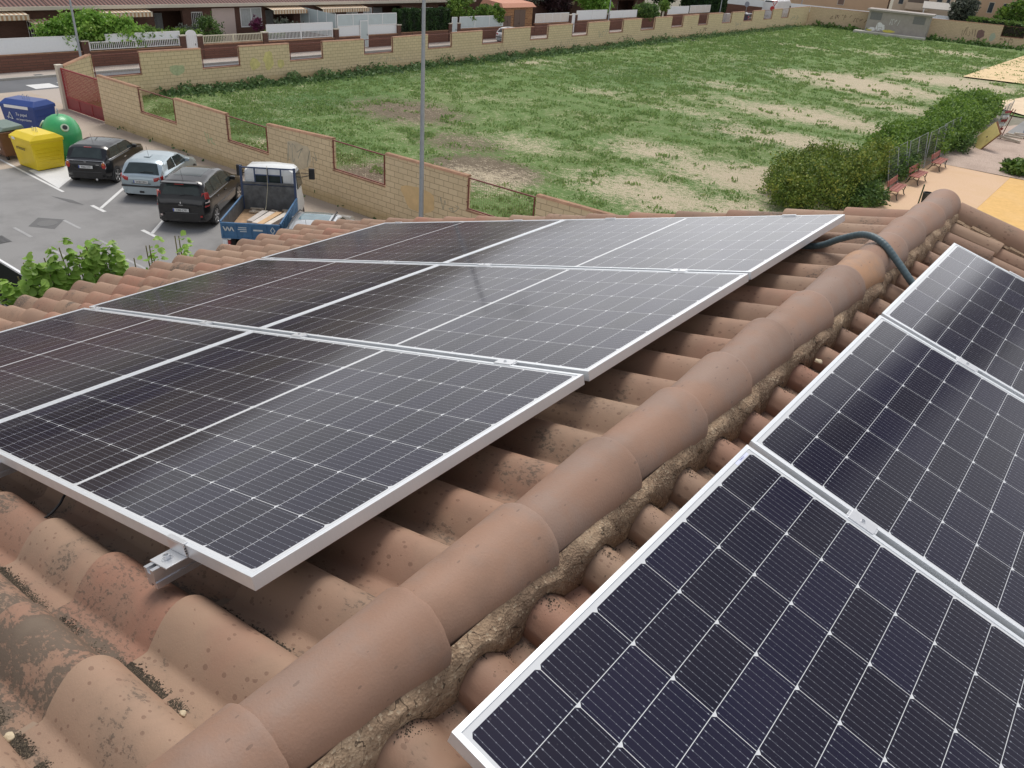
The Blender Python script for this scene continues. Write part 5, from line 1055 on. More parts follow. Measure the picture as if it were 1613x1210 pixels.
b = MB(); b.bb(-.62, .62, -d1-.036, -d1-.031, H*.79+.01, H*.88-.01); b.build('slot_band', WHITE, bc); WT = plain('white_lettering', (.72, .75, .8), .5)
text_mesh('lettering', 'Tu papel', .17, WT, bc, (.18, -d1*.99-.02, H*.64), (R(84), 0, 0), .002); text_mesh('lettering', 'es importante', .14, WT, bc, (.26, -d1*.975-.02, H*.51), (R(84), 0, 0), .002)
b = MB()
for q, r_ in (((-.55, H*.50), (-.43, H*.68)), ((-.43, H*.68), (-.31, H*.50)), ((-.31, H*.50), (-.60, H*.55))): b.tube([(q[0], -d1-.005, q[1]), (r_[0], -d1-.005, r_[1])], .014, None, 5)
b.build('emblem', WT, bc)
ge_ = empty('recycling_container', (-33.85, 13.95, 0), R(-30), 'green domed glass container behind the small black hatchback', 'container', 'recycling containers'); GP = plain('container_green', (.045, .36, .13), .4, 0, .08, 1.5, 0, .15)
b = MB(); b.lathe([(0, .05), (.62, .05), (.66, .10), (.71, .5), (.745, .9), (.75, 1.08), (.735, 1.14), (.69, 1.32), (.60, 1.50), (.46, 1.65), (.27, 1.75), (.1, 1.79), (0, 1.80)], n=40, sx=1.05, sy=.98); b.build('container_body', GP, ge_, True)
b = MB(); b.lathe([(0, 0), (.62, 0), (.64, .06), (0, .06)], n=30); b.build('foot', BLACK, ge_); b = MB(); b.lathe([(.68, .12), (.72, .12), (.72, .19), (.68, .19)], n=40, sx=.96, sy=.92); b.build('ribs', GP, ge_)
for a in (-100, 20, 140):
    h = empty('bottle_hole', (.655*math.cos(R(a)), .655*math.sin(R(a)), 1.38), R(a)); h.parent = ge_; h.rotation_euler = (0, R(-32), R(a)); b = MB(); b.lathe([(0, .0), (.165, .0), (.15, .05), (0, .05)], axis='x', n=20); b.build('hole_collar', plain('pale_rubber', (.45, .55, .42), .6), h, True)
    b = MB(); b.lathe([(0, .051), (.095, .051), (.09, .056), (0, .056)], axis='x', n=18); b.build('hole', BLACK, h)
for a, z, s_ in ((-100, .85, (.16, .22)), (-78, .42, (.2, .13))):
    b = MB(); r_ = .745 if z > .8 else .705; b.box((r_*1.02*math.cos(R(a)), r_*.985*math.sin(R(a)), z), (.012, s_[0], s_[1]), None, R(a)); b.build('sticker', plain('pale_sticker', (.50, .60, .45), .5), ge_)
for s in (-.1, .1): b = MB(); b.tube([(s-.05, 0, 1.76), (s-.055, 0, 1.94), (s, 0, 2.0), (s+.055, 0, 1.94), (s+.05, 0, 1.76)], .012, None, 6); b.build('lifting_hook', GREYM, ge_)
bn = empty('wheeled_bin', (-35.35, 12.35, 0), R(4), 'brown wheeled bin with an open grey lid at the left picture edge', 'bin'); BP = plain('bin_brown', (.17, .085, .05), .5, 0, .12, 3); b = MB()
b.loft([[(-.60, -.40, .16), (.60, -.40, .16), (.60, .40, .16), (-.60, .40, .16)], [(-.68, -.52, .60), (.68, -.52, .60), (.68, .50, .60), (-.68, .50, .60)], [(-.70, -.56, 1.08), (.70, -.56, 1.08), (.70, .52, 1.08), (-.70, .52, 1.08)]]); b.build('bin_body', BP, bn, bevel=.04)
b = MB(); b.bb(-.74, .74, -.60, .56, 1.081, 1.14); b.build('bin_rim', BP, bn, bevel=.015); b = MB(); b.loft([[(-.7, -.5, 1.16), (.7, -.5, 1.16), (.7, .5, 1.2), (-.7, .5, 1.2)], [(-.66, -.3, 1.30), (.66, -.3, 1.30), (.66, .45, 1.34), (-.66, .45, 1.34)]]); b.build('lid', plain('lid_grey_green', (.16, .22, .19), .5), bn, bevel=.03)
b = MB(); b.box((.2, -.57, .72), (.24, .02, .2)); b.box((.45, -.55, .5), (.2, .02, .08)); b.build('sticker', WHITE, bn)
for x in (-.5, .5):
    for y in (-.32, .32): b = MB(); b.lathe([(0, -.03), (.09, -.03), (.09, .03), (0, .03)], (x, y, .09), None, 14, 'y'); b.bb(x-.02, x+.02, y-.035, y+.035, .09, .17); b.build('wheel', BLACK, bn)
# dark netting fence and pergola wall of our own garden
nf = empty('netting_fence', (-17.2, 5.75, 0), R(1), 'black netting fence on a low wall at the left picture edge, below the leafy shoots', 'fence'); b = MB(); b.bb(-14, 1.6, -.10, .10, 0, .75); b.build('low_wall', M_('concrete'), nf)
b = MB(); b.bb(-14, 1.6, -.012, .012, .76, 2.0); b.build('netting', plain('black_netting', (.008, .012, .009), .9, 0, .3, 40), nf); b = MB(); b.bb(-14, 1.6, -.03, .03, 2.0, 2.05); b.build('top_rail', WHITE, nf)
for k in range(9): b = MB(); b.bb(-13.9+k*1.9, -13.84+k*1.9, .013, .06, .75, 2.0); b.build('fence_post', WHITE, nf)
sheet('garden_soil', rect(-33, -5.9, -20, 5.6), .02, speck('dark_soil', (.05, .04, .03), (.10, .08, .06), 20))
# ---------------------------------------------------------------- terraced houses across the street
FX = -53.65; HX = -58.6
def house_unit(y0, y1, label, kind):
    e = empty('terraced_house', (HX, y0, 0), 0, label, 'house', 'terraced houses across the street'); w_ = y1-y0; b = MB(); D = -9
    if kind['open']:
        for a, c in ((0, .35), (w_-.3, w_)): b.bb(-.25, 0, a, c, 0, 2.95)
        a0, a1 = kind['open']; b.bb(-.25, 0, .351, a0, 0, 2.95) if a0 > .4 else None; b.bb(-.25, 0, a1, w_-.301, 0, 2.95) if a1 < w_-.4 else None; b.bb(-.25, 0, a0, a1, 2.62, 2.95)
        b.build('wall', M_('house_brick'), e); b = MB(); b.bb(-2.6, -2.5, .1, w_-.1, 0, 2.95); b.bb(-2.49, -.26, .02, .12, 0, 2.95); b.bb(-2.49, -.26, w_-.12, w_-.02, 0, 2.95); b.build('porch_wall', M_('house_brick'), e)
        d = empty('door', (-2.49, a0+.6, 0)); d.parent = e; q = MB(); q.bb(0, .05, 0, .95, 0, 2.1); q.build('door_leaf', plain('dark_wood_door', (.06, .035, .025), .6, 0, .2), d); q = MB(); q.box((.07, .85, 1.02), (.04, .03, .12)); q.build('handle', CHROME, d)
        q = MB(); q.bb(-2.48, -2.44, a1-1.5, a1-.3, .9, 2.2); q.build('window', CURT, e)
        b = MB(); b.side([(-2.4, .3), (-.3, .3), (-.3, .9), (-2.4, 2.3)], w_-.32, w_-.2); b.build('stair_wall', plain('brown_stair_wall', (.12, .06, .045), .9), e)
    else:
        b.bb(-.25, 0, 0, w_, 0, 2.95); b.build('wall', M_('house_brick'), e)
    b = MB(); b.bb(D, -2.7, .01, w_-.01, 0, 3.0); b.build('back_rooms', M_('house_brick'), e)
    b = MB(); b.side([(.62, 3.06), (.62, 3.12), (D/2, 4.95), (D/2, 4.85)], 0, w_); b.build('roof', M_('roofing'), e)
    b = MB(); b.bb(-.26, .60, .0, w_, 2.95, 3.08); b.bb(.6, .70, .0, w_, 2.90, 3.12); b.build('fascia', CREAM, e)
    for kx in kind.get('items', []):
        t, a, c, z0, z1 = kx
        if t == 'win':
            q = empty('window', (.0, a, z0)); q.parent = e; m = MB(); W_, H_ = c-a, z1-z0
            m.bb(.001, .05, 0, W_, 0, .06); m.bb(.001, .05, 0, W_, H_-.06, H_); m.bb(.001, .05, 0, .06, .061, H_-.061); m.bb(.001, .05, W_-.06, W_, .061, H_-.061); m.bb(.001, .05, W_/2-.03, W_/2+.03, .061, H_-.061); m.build('window_frame', WHITE, q)
            m = MB(); m.bb(.002, .012, .061, W_-.061, .061, H_-.061); m.build('pane', CURT, q)
        elif t == 'garage': m = MB(); m.bb(.001, .04, a, c, z0, z1); m.build('roller_door', plain('pale_pink_shutter', (.55, .45, .42), .6, 0, .04, 2), e)
        elif t == 'bars':
            m = MB(); n = int((c-a)/.14)
            for k in range(n+1): m.bb(.02, .04, a+k*(c-a)/n-.012, a+k*(c-a)/n+.012, z0+.041, z1-.041)
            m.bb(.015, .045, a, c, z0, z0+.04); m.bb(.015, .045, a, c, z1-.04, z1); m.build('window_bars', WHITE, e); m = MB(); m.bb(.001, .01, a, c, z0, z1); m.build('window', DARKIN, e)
        elif t == 'awn':
            q = empty('awning', (.3, a, z0)); q.parent = e; m = MB(); W_ = c-a; m.loft([[(-.25, 0, .20), (z1, 0, 0), (z1, W_, 0), (-.25, W_, .20)], [(-.25, 0, .22), (z1, 0, .02), (z1, W_, .02), (-.25, W_, .22)]]); m.bb(z1, z1+.012, 0, W_, -.26, .018); m.build('awning_cloth', M_('awning'), q)
            m = MB(); m.bb(z1-.02, z1+.03, 0, W_, .021, .06); m.build('front_bar', CREAM, q)
    return e
UN = [(5.5, 16.2), (16.2, 24.9), (24.9, 31.7), (31.7, 39.45), (39.45, 45.3), (45.3, 52.3), (52.3, 59.3), (59.3, 67.4)]
house_unit(5.5, 16.2, 'brick terraced house at the far left, outside the lamp post', dict(open=None, items=[('win', 3, 4.6, 1, 2.3)]))
house_unit(*UN[1], 'brick terraced house with a barred door and striped awnings, left of the big bush', dict(open=None, items=[('awn', 3.6, 7.1, 2.66, .9), ('awn', 7.25, 8.6, 2.1, .9), ('bars', 7.35, 8.35, .3, 2.3), ('win', 4.3, 5.5, .95, 2.2)]))
house_unit(*UN[2], 'brick terraced house behind the big green bush, with a dark porch and a wide awning', dict(open=(2.2, 6.0), items=[('awn', 3.0, 6.75, 2.66, .9)]))
house_unit(*UN[3], 'brick terraced house with the pale pink garage shutter', dict(open=(.7, 3.0), items=[('bars', 3.7, 4.6, .9, 2.5), ('garage', 5.45, 7.45, 0, 2.72)]))
house_unit(*UN[4], 'brick terraced house with a white framed window beside the pink shutter', dict(open=(2.6, 5.4), items=[('win', .2, 2.2, 1.3, 2.72), ('awn', 2.4, 5.75, 2.62, 1.1)]))
house_unit(*UN[5], 'brick terraced house behind the tall frosted screen, with two striped awnings', dict(open=None, items=[('awn', 1.7, 5.0, 2.6, .9), ('awn', 5.05, 6.95, 2.6, .9), ('win', 2.6, 4.0, .9, 2.2), ('win', 5.3, 6.6, .9, 2.2)]))
house_unit(*UN[6], 'brick terraced house behind the clipped cypress hedge', dict(open=(1.5, 5.2), items=[('win', .3, 1.3, 1.2, 2.5), ('win', 5.5, 6.8, 1.2, 2.4)]))
house_unit(*UN[7], 'last brick terraced house of the near row, behind the vine covered fence', dict(open=(3.2, 6.8), items=[('win', .8, 2.4, 1.2, 2.4)]))
# row further up the street
for i, (y0, y1, lb) in enumerate(((72.5, 80, 'dark terraced house behind the purple leaved tree'), (80, 87.5, 'terraced house with a cream awning above the bright tree'), (87.5, 95, 'terraced house with a pale column behind the round bush'), (95, 103, 'terraced house behind the second white panel, next to the tall hedge'))):
    house_unit(y0, y1, lb, dict(open=(1.2, 5.6), items=[('awn', 1.0, 4.6, 2.66, .9)] if i == 1 else []))
# ---------------------------------------------------------------- garden walls, fences, posts, gates on the street front
def gwall(y0, y1, h, label):
    e = empty('garden_wall', (FX, y0, 0), 0, label, 'garden wall', 'low red brick garden walls'); b = MB(); b.bb(-.2, 0, 0, y1-y0, 0, h-.05); b.build('wall_body', M_('red_brick'), e); b = MB(); b.bb(-.23, .03, -.0, y1-y0, h-.05, h); b.build('coping', COPING, e)
def post(y, label, h=1.6, w_=.42): e = empty('brick_post', (FX, y, 0), 0, label, 'post', 'brick gate posts'); b = MB(); b.bb(-.26, .04, 0, w_, 0, h-.07); b.build('post_body', M_('house_brick'), e); b = MB(); b.bb(-.30, .08, -.04, w_+.04, h-.07, h); b.build('post_cap', CREAM, e)
def railing(y0, y1, z0, z1, label, m=WHITE, posts=2, gap=.13):
    e = empty('railing', (FX-.1, y0, 0), 0, label, 'railing', 'white railings on the garden walls'); L_ = y1-y0; b = MB(); b.bb(-.02, .02, 0, L_, z1-.06, z1); b.bb(-.02, .02, 0, L_, z0+.05, z0+.10); n = max(2, int(L_/gap))
    b.build('rails', m, e); b = MB()
    for k in range(n): y = (k+.5)*L_/n; b.bb(-.012, .012, y-.02, y+.02, z0+.101, z1-.061)
    b.build('bars', m, e, ); b = MB()
    for k in range(posts+1): b = MB(); y = k*L_/posts; b.bb(-.03, .03, y-.03, y+.03, z0-.05, z1+.02); b.build('railing_post', m, e)
def screen(y0, y1, z0, z1, label, m=FROST, n=3, x=FX-.14, name='privacy_screen'):
    e = empty(name, (x, y0, 0), 0, label, 'screen', 'white framed garden screens'); L_ = y1-y0; b = MB()
    for k in range(n+1): y = k*L_/n; b.bb(-.03, .03, y-.03, y+.03, z0, z1)
    b.bb(-.028, .028, 0, L_, z1-.05, z1+.005); b.bb(-.028, .028, 0, L_, z0, z0+.05); b.build('screen_frame', WHITE, e)
    for k in range(n): p = MB(); p.bb(-.008, .008, k*L_/n+.031, (k+1)*L_/n-.031, z0+.051, z1-.051); p.build('screen_panel', m, e)
gwall(4, 24.5, 1.0, 'brown brick garden wall under the long white panel on the left'); gwall(25.0, 31.65, .95, 'brick garden wall under the white railing, right of the first lamp post'); gwall(33.1, 38.1, .97, 'brick garden wall under the cream railing, right of the arched gate')
gwall(38.55, 45.0, .93, 'brick garden wall under the white railing with sheets behind it'); gwall(45.5, 47.8, .95, 'short brick garden wall left of the frosted street door'); gwall(48.75, 52.3, .98, 'brick garden wall right of the frosted street door'); gwall(52.4, 58.7, 1.03, 'brick garden wall under the clipped cypress hedge'); gwall(60.1, 66.9, 1.05, 'brick garden wall under the vine covered screen')
gwall(66.95, 72.1, .9, 'brick garden wall under the wooden shed'); gwall(72.15, 78.8, 1.15, 'brick garden wall right of the wooden shed'); gwall(79.8, 93.2, 1.22, 'brick garden wall under the scalloped white screen'); gwall(93.3, 100.4, 1.15, 'brick garden wall under the dark round hedge'); gwall(100.5, 117, 1.35, 'last brick garden wall before the cross street')
b = MB(); e = empty('panel_fence', (FX-.1, 4.5, 0), 0, 'long plain white panel fence on the left', 'fence'); b.bb(-.02, .02, 0, 19.9, 1.02, 1.86); b.build('panel_sheet', WPLAS, e); b = MB(); b.bb(-.03, .03, 0, 19.9, 1.865, 1.90); b.build('top_rail', WHITE, e)
post(24.55, 'brick post at the right end of the long white panel'); post(31.35, 'brick post left of the arched white gate', 1.65); post(32.65, 'brick post right of the arched white gate', 1.6); post(38.15, 'brick post between the cream railing and the white railing'); post(45.05, 'brick post beside the tall frosted screen'); post(52.1, 'brick post at the left end of the cypress hedge', 1.7); post(58.75, 'brick post left of the small pale gate'); post(59.95, 'brick post right of the small pale gate', 1.6)
post(78.5, 'brick post left of the narrow white door', 1.9, .35); post(79.6, 'brick post right of the narrow white door', 1.9, .35); post(86.3, 'brick post between the white screens', 1.8, .35); post(100.3, 'brick post right of the dark round hedge', 2.0, .35)
railing(25.05, 31.3, .95, 1.48, 'white barred railing under the leafy hedge, right of the first lamp post'); railing(33.15, 38.1, .97, 1.55, 'cream barred railing right of the arched gate', plain('cream_metal', (.68, .64, .50), .5)); railing(38.6, 44.9, .95, 1.55, 'white railing with a sheet fence above it')
screen(26.2, 31.4, 1.40, 1.90, 'plain white panels standing behind the first white railing', WPLAS, 5); screen(38.6, 44.95, 1.50, 2.08, 'white sheet fence above the second white railing', WPLAS, 2)
screen(45.5, 52.1, 1.72, 2.62, 'tall frosted glass screen in a white frame', FROST, 4); screen(45.5, 47.8, .96, 1.70, 'white sheet below the frosted glass, left of the street door', WPLAS, 1); screen(48.8, 52.1, .99, 1.70, 'white sheet below the frosted glass, right of the street door', WPLAS, 1)
e = empty('privacy_screen', (FX-.2, 45.45, 0), 0, 'frosted screen running back from the street towards the house with awnings', 'screen', 'white framed garden screens'); b = MB(); b.side([(-4.6, .9), (0, .9), (0, 2.6), (-4.6, 2.75)], -.01, .01); b.build('screen_panel', FROST, e); b = MB()
for k in range(5): b.bb(-4.6+k*1.13-.03, -4.6+k*1.13+.03, -.03, .03, .9, 2.74-.02*k)
b.build('screen_frame', WHITE, e)
def gate(y, w_, h, label, arch=False, m=WHITE, glass=None):
    e = empty('garden_gate', (FX-.05, y, 0), 0, label, 'gate'); b = MB()
    if arch:
        pts = [(0, .05), (w_, .05), (w_, h-.3)]+[(w_/2+w_/2*math.cos(math.pi*i/10), h-.3+.3*math.sin(math.pi*i/10)) for i in range(1, 10)]+[(0, h-.3)]
        b.loft([[(-.02, p, z) for p, z in pts], [(.02, p, z) for p, z in pts]]); b.build('gate_leaf', m, e); b = MB()
        for k in range(6): b.bb(.021, .035, .08+k*.15, .11+k*.15, .1, h-.35)
        b.build('gate_slats', m, e)
    else:
        b.bb(-.03, .03, 0, .06, .05, h); b.bb(-.03, .03, w_-.06, w_, .05, h); b.bb(-.03, .03, .061, w_-.061, h-.06, h); b.bb(-.03, .03, .061, w_-.061, .05, .11); b.build('gate_frame', m, e); b = MB(); b.bb(-.01, .01, .061, w_-.061, .111, h-.061); b.build('gate_panel', glass or WPLAS, e)
    b = MB(); b.box((.05, w_-.15, 1.0), (.04, .03, .12)); b.build('handle', BLACK, e)
gate(31.8, .83, 1.95, 'white arched gate with slats between two brick posts', True); gate(47.83, .90, 2.12, 'street door of frosted glass in a white frame', False, WHITE, FROST); gate(59.2, .72, 2.1, 'small pale gate at the right end of the cypress hedge', False, WHITE, FROST); gate(78.9, .65, 2.0, 'narrow white door between two brick posts near the shed')
screen(60.4, 66.9, 1.08, 2.1, 'frosted screen in a white frame below the vine', FROST, 3); screen(72.3, 78.4, 1.2, 2.1, 'white open slatted screen right of the wooden shed', plain('pale_panel', (.66, .62, .58), .5), 4); screen(79.95, 86.2, 1.25, 2.25, 'white panel screen under the bright tree', WPLAS, 2); screen(86.7, 93.1, 1.28, 2.1, 'white screen with a scalloped upper edge', WPLAS, 2)
screen(100.7, 106.8, 1.4, 2.32, 'white panel right of the dark round hedge', WPLAS, 1); screen(107.2, 113.3, 1.42, 2.36, 'slatted white panel before the tall cypress hedge', plain('pale_panel', (.66, .62, .58), .5), 4)
# wooden shed
sh = empty('garden_shed', (FX-.15, 66.75, 0), 0, 'small brown garden shed with a salmon roof behind the brick wall', 'shed'); b = MB(); b.bb(-2.6, 0, 0, 5.0, 0, 2.75); b.build('shed_wall', M_('orange_brick'), sh)
b = MB(); b.loft([[(.25, -.25, 2.78), (.25, 5.25, 2.78), (-2.85, 5.25, 2.78), (-2.85, -.25, 2.78)], [(-.1, -.05, 3.15), (-.1, 5.05, 3.15), (-2.5, 5.05, 3.35), (-2.5, -.05, 3.35)]]); b.build('shed_roof', plain('salmon_roof', (.56, .27, .18), .8, 0, .1), sh)
DB = plain('brown_shutter', (.125, .08, .06), .6, 0, .1); 
for nm, a, c, z0, z1 in (('door', 1.9, 3.75, .2, 2.55), ('window', .3, 1.4, 1.0, 2.0)):
    d = empty(nm, (.0, a, z0)); d.parent = sh; b = MB(); W_, H_ = c-a, z1-z0; b.bb(.001, .04, 0, W_/2-.01, 0, H_); b.bb(.001, .04, W_/2+.01, W_, 0, H_); b.build('shutter_leaf', DB, d); b = MB(); b.box((.05, W_/2-.06, H_*.45), (.03, .03, .2)); b.build('handle', BLACK, d)
# ---------------------------------------------------------------- plants on the street side
def bush(name, label, cat, loc, blobs, n, size, mat, seed, trunk=None, group=None, shell=.5, aspect=1.6):
    e = empty(name, (*loc, 0), 0, label, cat, group); foliage('crown' if trunk else 'foliage', blobs, n, size, mat, e, seed, shell, aspect=aspect)
    t = MB()
    for (x, y, h, r) in (trunk or [(0, 0, min(b_[2] for b_ in blobs), .03), (.15, .1, min(b_[2] for b_ in blobs), .02)]):
        t.tube([(x, y, 0), (x+.05*h, y-.03*h, h*.5), (x*.7, y*.7, h)], [r, r*.8, r*.5], None, 7)
        for k in range(5): a = k*1.3+seed; t.tube([(x*.8, y*.8, h*.75), (x*.7+math.cos(a)*h*.22, y*.7+math.sin(a)*h*.22, h*1.12)], [r*.45, r*.2], None, 5)
    t.build('trunk' if trunk else 'stems', BARK, e); return e
rb = np.random.RandomState(3)
bush('bush', 'large rounded green bush overhanging the white panel, behind the first lamp post', 'bush', (-54.6, 25.3), [(0, 0, 2.0, 1.0, 2.3, .95), (.1, 2.3, 1.9, .9, 1.6, .8), (0, -2.0, 1.85, .9, 1.2, .75), (0, .5, 2.5, .8, 1.7, .6), (.3, 3.2, 1.55, .6, 1.0, .5)], 15000, .125, 'leaf_bright', 5, [(0, 0, 1.6, .1), (.1, 1.8, 1.5, .08), (0, -1.2, 1.4, .07)], None, .45)
bush('hedge', 'flowering hedge hanging over the plain white panels', 'hedge', (-54.3, 30.6), [(0, -1.4, 1.7, .5, 1.3, .45), (0, .8, 1.6, .45, 1.2, .35), (-.1, 2.4, 1.5, .4, .8, .35)], 4500, .10, 'leaf_tree', 6)
bush('shrub', 'grey leaved shrub right of the flowering hedge', 'shrub', (-56, 33.3), [(0, 0, 1.5, .5, .9, .6)], 900, .09, 'leaf_grey', 7); bush('shrub', 'dark green upright shrub behind the arched white gate', 'shrub', (-56.3, 35.3), [(0, 0, 1.5, .8, .9, 1.0)], 3000, .09, 'leaf_hedge', 8)
bush('shrub', 'purple flowering shrub beside the white framed window', 'shrub', (-56.5, 39.6), [(0, 0, 1.8, .4, .55, .45)], 900, .09, 'leaf_purple', 9); bush('shrub', 'small green bush below the purple flowers', 'shrub', (-55.0, 40.3), [(0, 0, 1.25, .5, .75, .42)], 1500, .08, 'leaf_tree', 10); bush('shrub', 'grey green shrub under the white framed window', 'shrub', (-56, 42.0), [(0, 0, 1.5, .5, 1.3, .6), (0, 1.3, 1.3, .5, .8, .5)], 2200, .09, 'leaf_grey', 11)
def box_hedge(label, x0, x1, y0, y1, z0, z1, n, size, mat, seed, name='hedge'):
    rng = np.random.RandomState(seed); e = empty(name, ((x0+x1)/2, (y0+y1)/2, 0), 0, label, 'hedge'); hx, hy = (x1-x0)/2, (y1-y0)/2; f = rng.randint(0, 4, n); P = np.empty((n, 3)); P[:, 0] = rng.uniform(-hx, hx, n); P[:, 1] = rng.uniform(-hy, hy, n); P[:, 2] = rng.uniform(z0, z1, n)
    P[f == 0, 0] = hx; P[f == 1, 2] = z1; P[f == 2, 1] = np.where(rng.rand((f == 2).sum()) > .5, hy, -hy); P += rng.randn(n, 3)*.035
    wv = np.array([noise.noise(Vector((p[1]*1.7, p[2]*.4, seed))) for p in P]); P[:, 0] += wv*.12; P[:, 2] += (P[:, 2] > z1-.15)*wv*.15
    V, F, t = leaf_cards(P, size, rng, -.4 if mat == 'leaf_cypress' else .3, 2.2, np.clip(.5+wv+.3*(rng.rand(n)-.5), 0, 1)); npmesh('foliage', V, F, MATS[mat], {'tint': t}, e)
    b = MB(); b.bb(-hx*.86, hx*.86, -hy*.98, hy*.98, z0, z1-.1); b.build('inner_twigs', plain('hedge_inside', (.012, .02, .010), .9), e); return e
box_hedge('tall clipped dark cypress hedge between the frosted screen and the vine', -54.6, -53.75, 52.45, 58.9, 1.0, 2.75, 9000, .09, 'leaf_cypress', 3)
bush('vine', 'vine climbing around the small pale gate at the hedge end', 'vine', (-54.5, 61.0), [(0, -.5, 2.9, .5, 1.0, .8), (.3, .9, 2.4, .4, .9, .5), (0, .4, 3.4, .5, 1.2, .5), (.5, 1.3, 1.8, .25, .5, .4)], 4200, .12, 'leaf_tree', 12, [(0, 0, 2.6, .06)]); bush('vine', 'leafy vine hanging over the frosted screen beside the shed', 'vine', (-54.0, 66.2), [(0, 0, 2.3, .5, .9, .7), (-.3, -1.6, 2.5, .5, 1.2, .5), (.1, .3, 1.7, .3, .5, .5)], 4200, .12, 'leaf_tree', 13, [(0, 0, 2.0, .06)])
bush('tree', 'dark olive tree right of the wooden shed', 'tree', (-58.5, 76.5), [(0, 0, 4.2, 1.6, 2.4, 2.0), (0, -1.8, 3.2, 1.2, 1.3, 1.3)], 5000, .16, 'leaf_grey', 14, [(0, 0, 2.6, .12)]); bush('tree', 'purple leaved tree behind the white slatted screen', 'tree', (-57.5, 81), [(0, 0, 3.8, 1.5, 2.4, 2.0)], 5000, .16, 'leaf_darkred', 15, [(0, 0, 2.2, .12)]); bush('tree', 'bright green tree over the white panel screen', 'tree', (-55.3, 85.3), [(0, 0, 3.4, 1.2, 2.3, 1.3), (.4, 1.5, 2.6, .9, 1.6, .8)], 8000, .15, 'leaf_bright', 16, [(0, 0, 2.4, .1)])
bush('hedge', 'dark rounded hedge hanging over the brick wall', 'hedge', (-54.1, 96.6), [(0, -.6, 1.95, .7, 2.6, .7), (.2, 0, 1.5, .5, 2.2, .5)], 6500, .14, 'leaf_hedge', 17); bush('shrub', 'round clipped ball bush right of the dark hedge', 'shrub', (-54.0, 100.2), [(0, 0, 2.45, .6, .75, .6)], 2200, .1, 'leaf_tree', 18)
box_hedge('very tall dark cypress hedge at the end of the brick wall', -58.5, -54.2, 112.8, 119.5, 0, 5.6, 9000, .2, 'leaf_cypress', 4); bush('tree', 'dark tree behind the slatted white panel', 'tree', (-58, 107), [(0, 0, 4.5, 2, 3.6, 2.1)], 6000, .22, 'leaf_cypress', 19, [(0, 0, 3, .15)])
# ---------------------------------------------------------------- vehicles in the street
def small(base, **k): d = dict(base); d.update(k); return d
car('parked_car', 'white hatchback seen through an opening of the long wall', (-50.6, 62.9), R(92), small(p206, paint=WHTP, hm=WHTP, plate=('7315 BXD', .74, -.03)))
car('parked_car', 'dark blue car at the far end of the street', (-50.4, 117.2), R(92), small(scenic, paint=NAVY, strip=None, hm=NAVY, plate=('2604 FGM', .69, -.055)))
van = dict(L=5.6, W=2.0, paint=WHTP, top=[(0, 2.2), (.04, 2.42), (.2, 2.5), (4.0, 2.5), (4.3, 2.35), (4.9, 1.35), (5.4, 1.1), (5.55, .8), (5.6, .6)], belt=[(0, 1.25), (4.9, 1.2), (5.6, .9)], tum=.10, win=[((4.0, 1.3), (4.75, 1.28), (4.45, 1.85), (4.0, 1.9))], rear=(.005, .03, .6, .5), front=(4.4, 4.88, .75, .85), wr=.34, axles=(1.0, 4.6), bumper=[(.3, .5, GRYP)], lights=lights_plain, mirror=4.6, handles=(3.8,), plate=('8120 HRC', .8, -.06), ant=3.9, arch=BLACK)
sp_L_ = 5.6; car('parked_van', 'white delivery van behind the far corner of the long wall', (-50.3, 125.8), R(90), dict(van, scale=1.3), 'van'); sp_L_ = 4.2
car('parked_car', 'silver grey car seen through the far right opening of the back wall', (-24.0, 143.6), R(197), small(silv, paint=plain('blue_grey_paint', (.16, .19, .25), .3, .4, .05, 2, 0, .8), plate=('3947 CZP', .69, -.055)))
car('parked_car', 'dark car behind the red and white opening of the back wall', (-35.0, 141.0), R(195), small(p206, paint=NAVY, hm=NAVY, plate=('6602 DLS', .74, -.03)))
# cross street beyond: white wall on brick, road sign
cw = empty('garden_wall', (-62, 134.4, 0), R(14), 'white rendered wall on a brick base beside the white van', 'garden wall'); b = MB(); b.bb(0, 34, -.12, .12, 0, 1.5); b.build('wall_body', M_('red_brick'), cw); b = MB(); b.bb(0, 34, -.10, .10, 1.51, 2.5); b.build('white_panel', WPLAS, cw); b = MB(); b.bb(6.8, 7.3, -.2, .2, 0, 2.7); b.build('brick_post', M_('house_brick'), cw)
def sign(x, y, h, rz, label, tri):
    e = empty('road_sign', (x, y, 0), rz, label, 'road sign'); b = MB(); b.tube([(0, 0, 0), (0, 0, h)], .035, None, 8); b.build('sign_post', GREYM, e)
    s = empty('sign_plate', (0, -.05, h-.35)); s.parent = e; b = MB()
    if tri:
        P = [(-.45, .36), (.45, .36), (0, -.40)]; b.loft([[(x_, -.01, z_) for x_, z_ in P], [(x_, .01, z_) for x_, z_ in P]]); b.build('sign_border', plain('sign_red', (.50, .04, .04), .5), s); b = MB(); P = [(-.28, .26), (.28, .26), (0, -.21)]; b.loft([[(x_, -.014, z_) for x_, z_ in P], [(x_, -.0105, z_) for x_, z_ in P]]); b.build('sign_face', WHITE, s)
    else: b.lathe([(0, -.01), (.35, -.01), (.35, .01), (0, .01)], axis='y', n=24); b.build('sign_border', plain('sign_grey', (.30, .32, .38), .5), s)
sign(-50.2, 117.5, 3.1, 0, 'round grey backed road sign in front of the dark blue car', False); sign(-48.9, 124.3, 3.2, 0, 'give way road sign beside the white van', True)
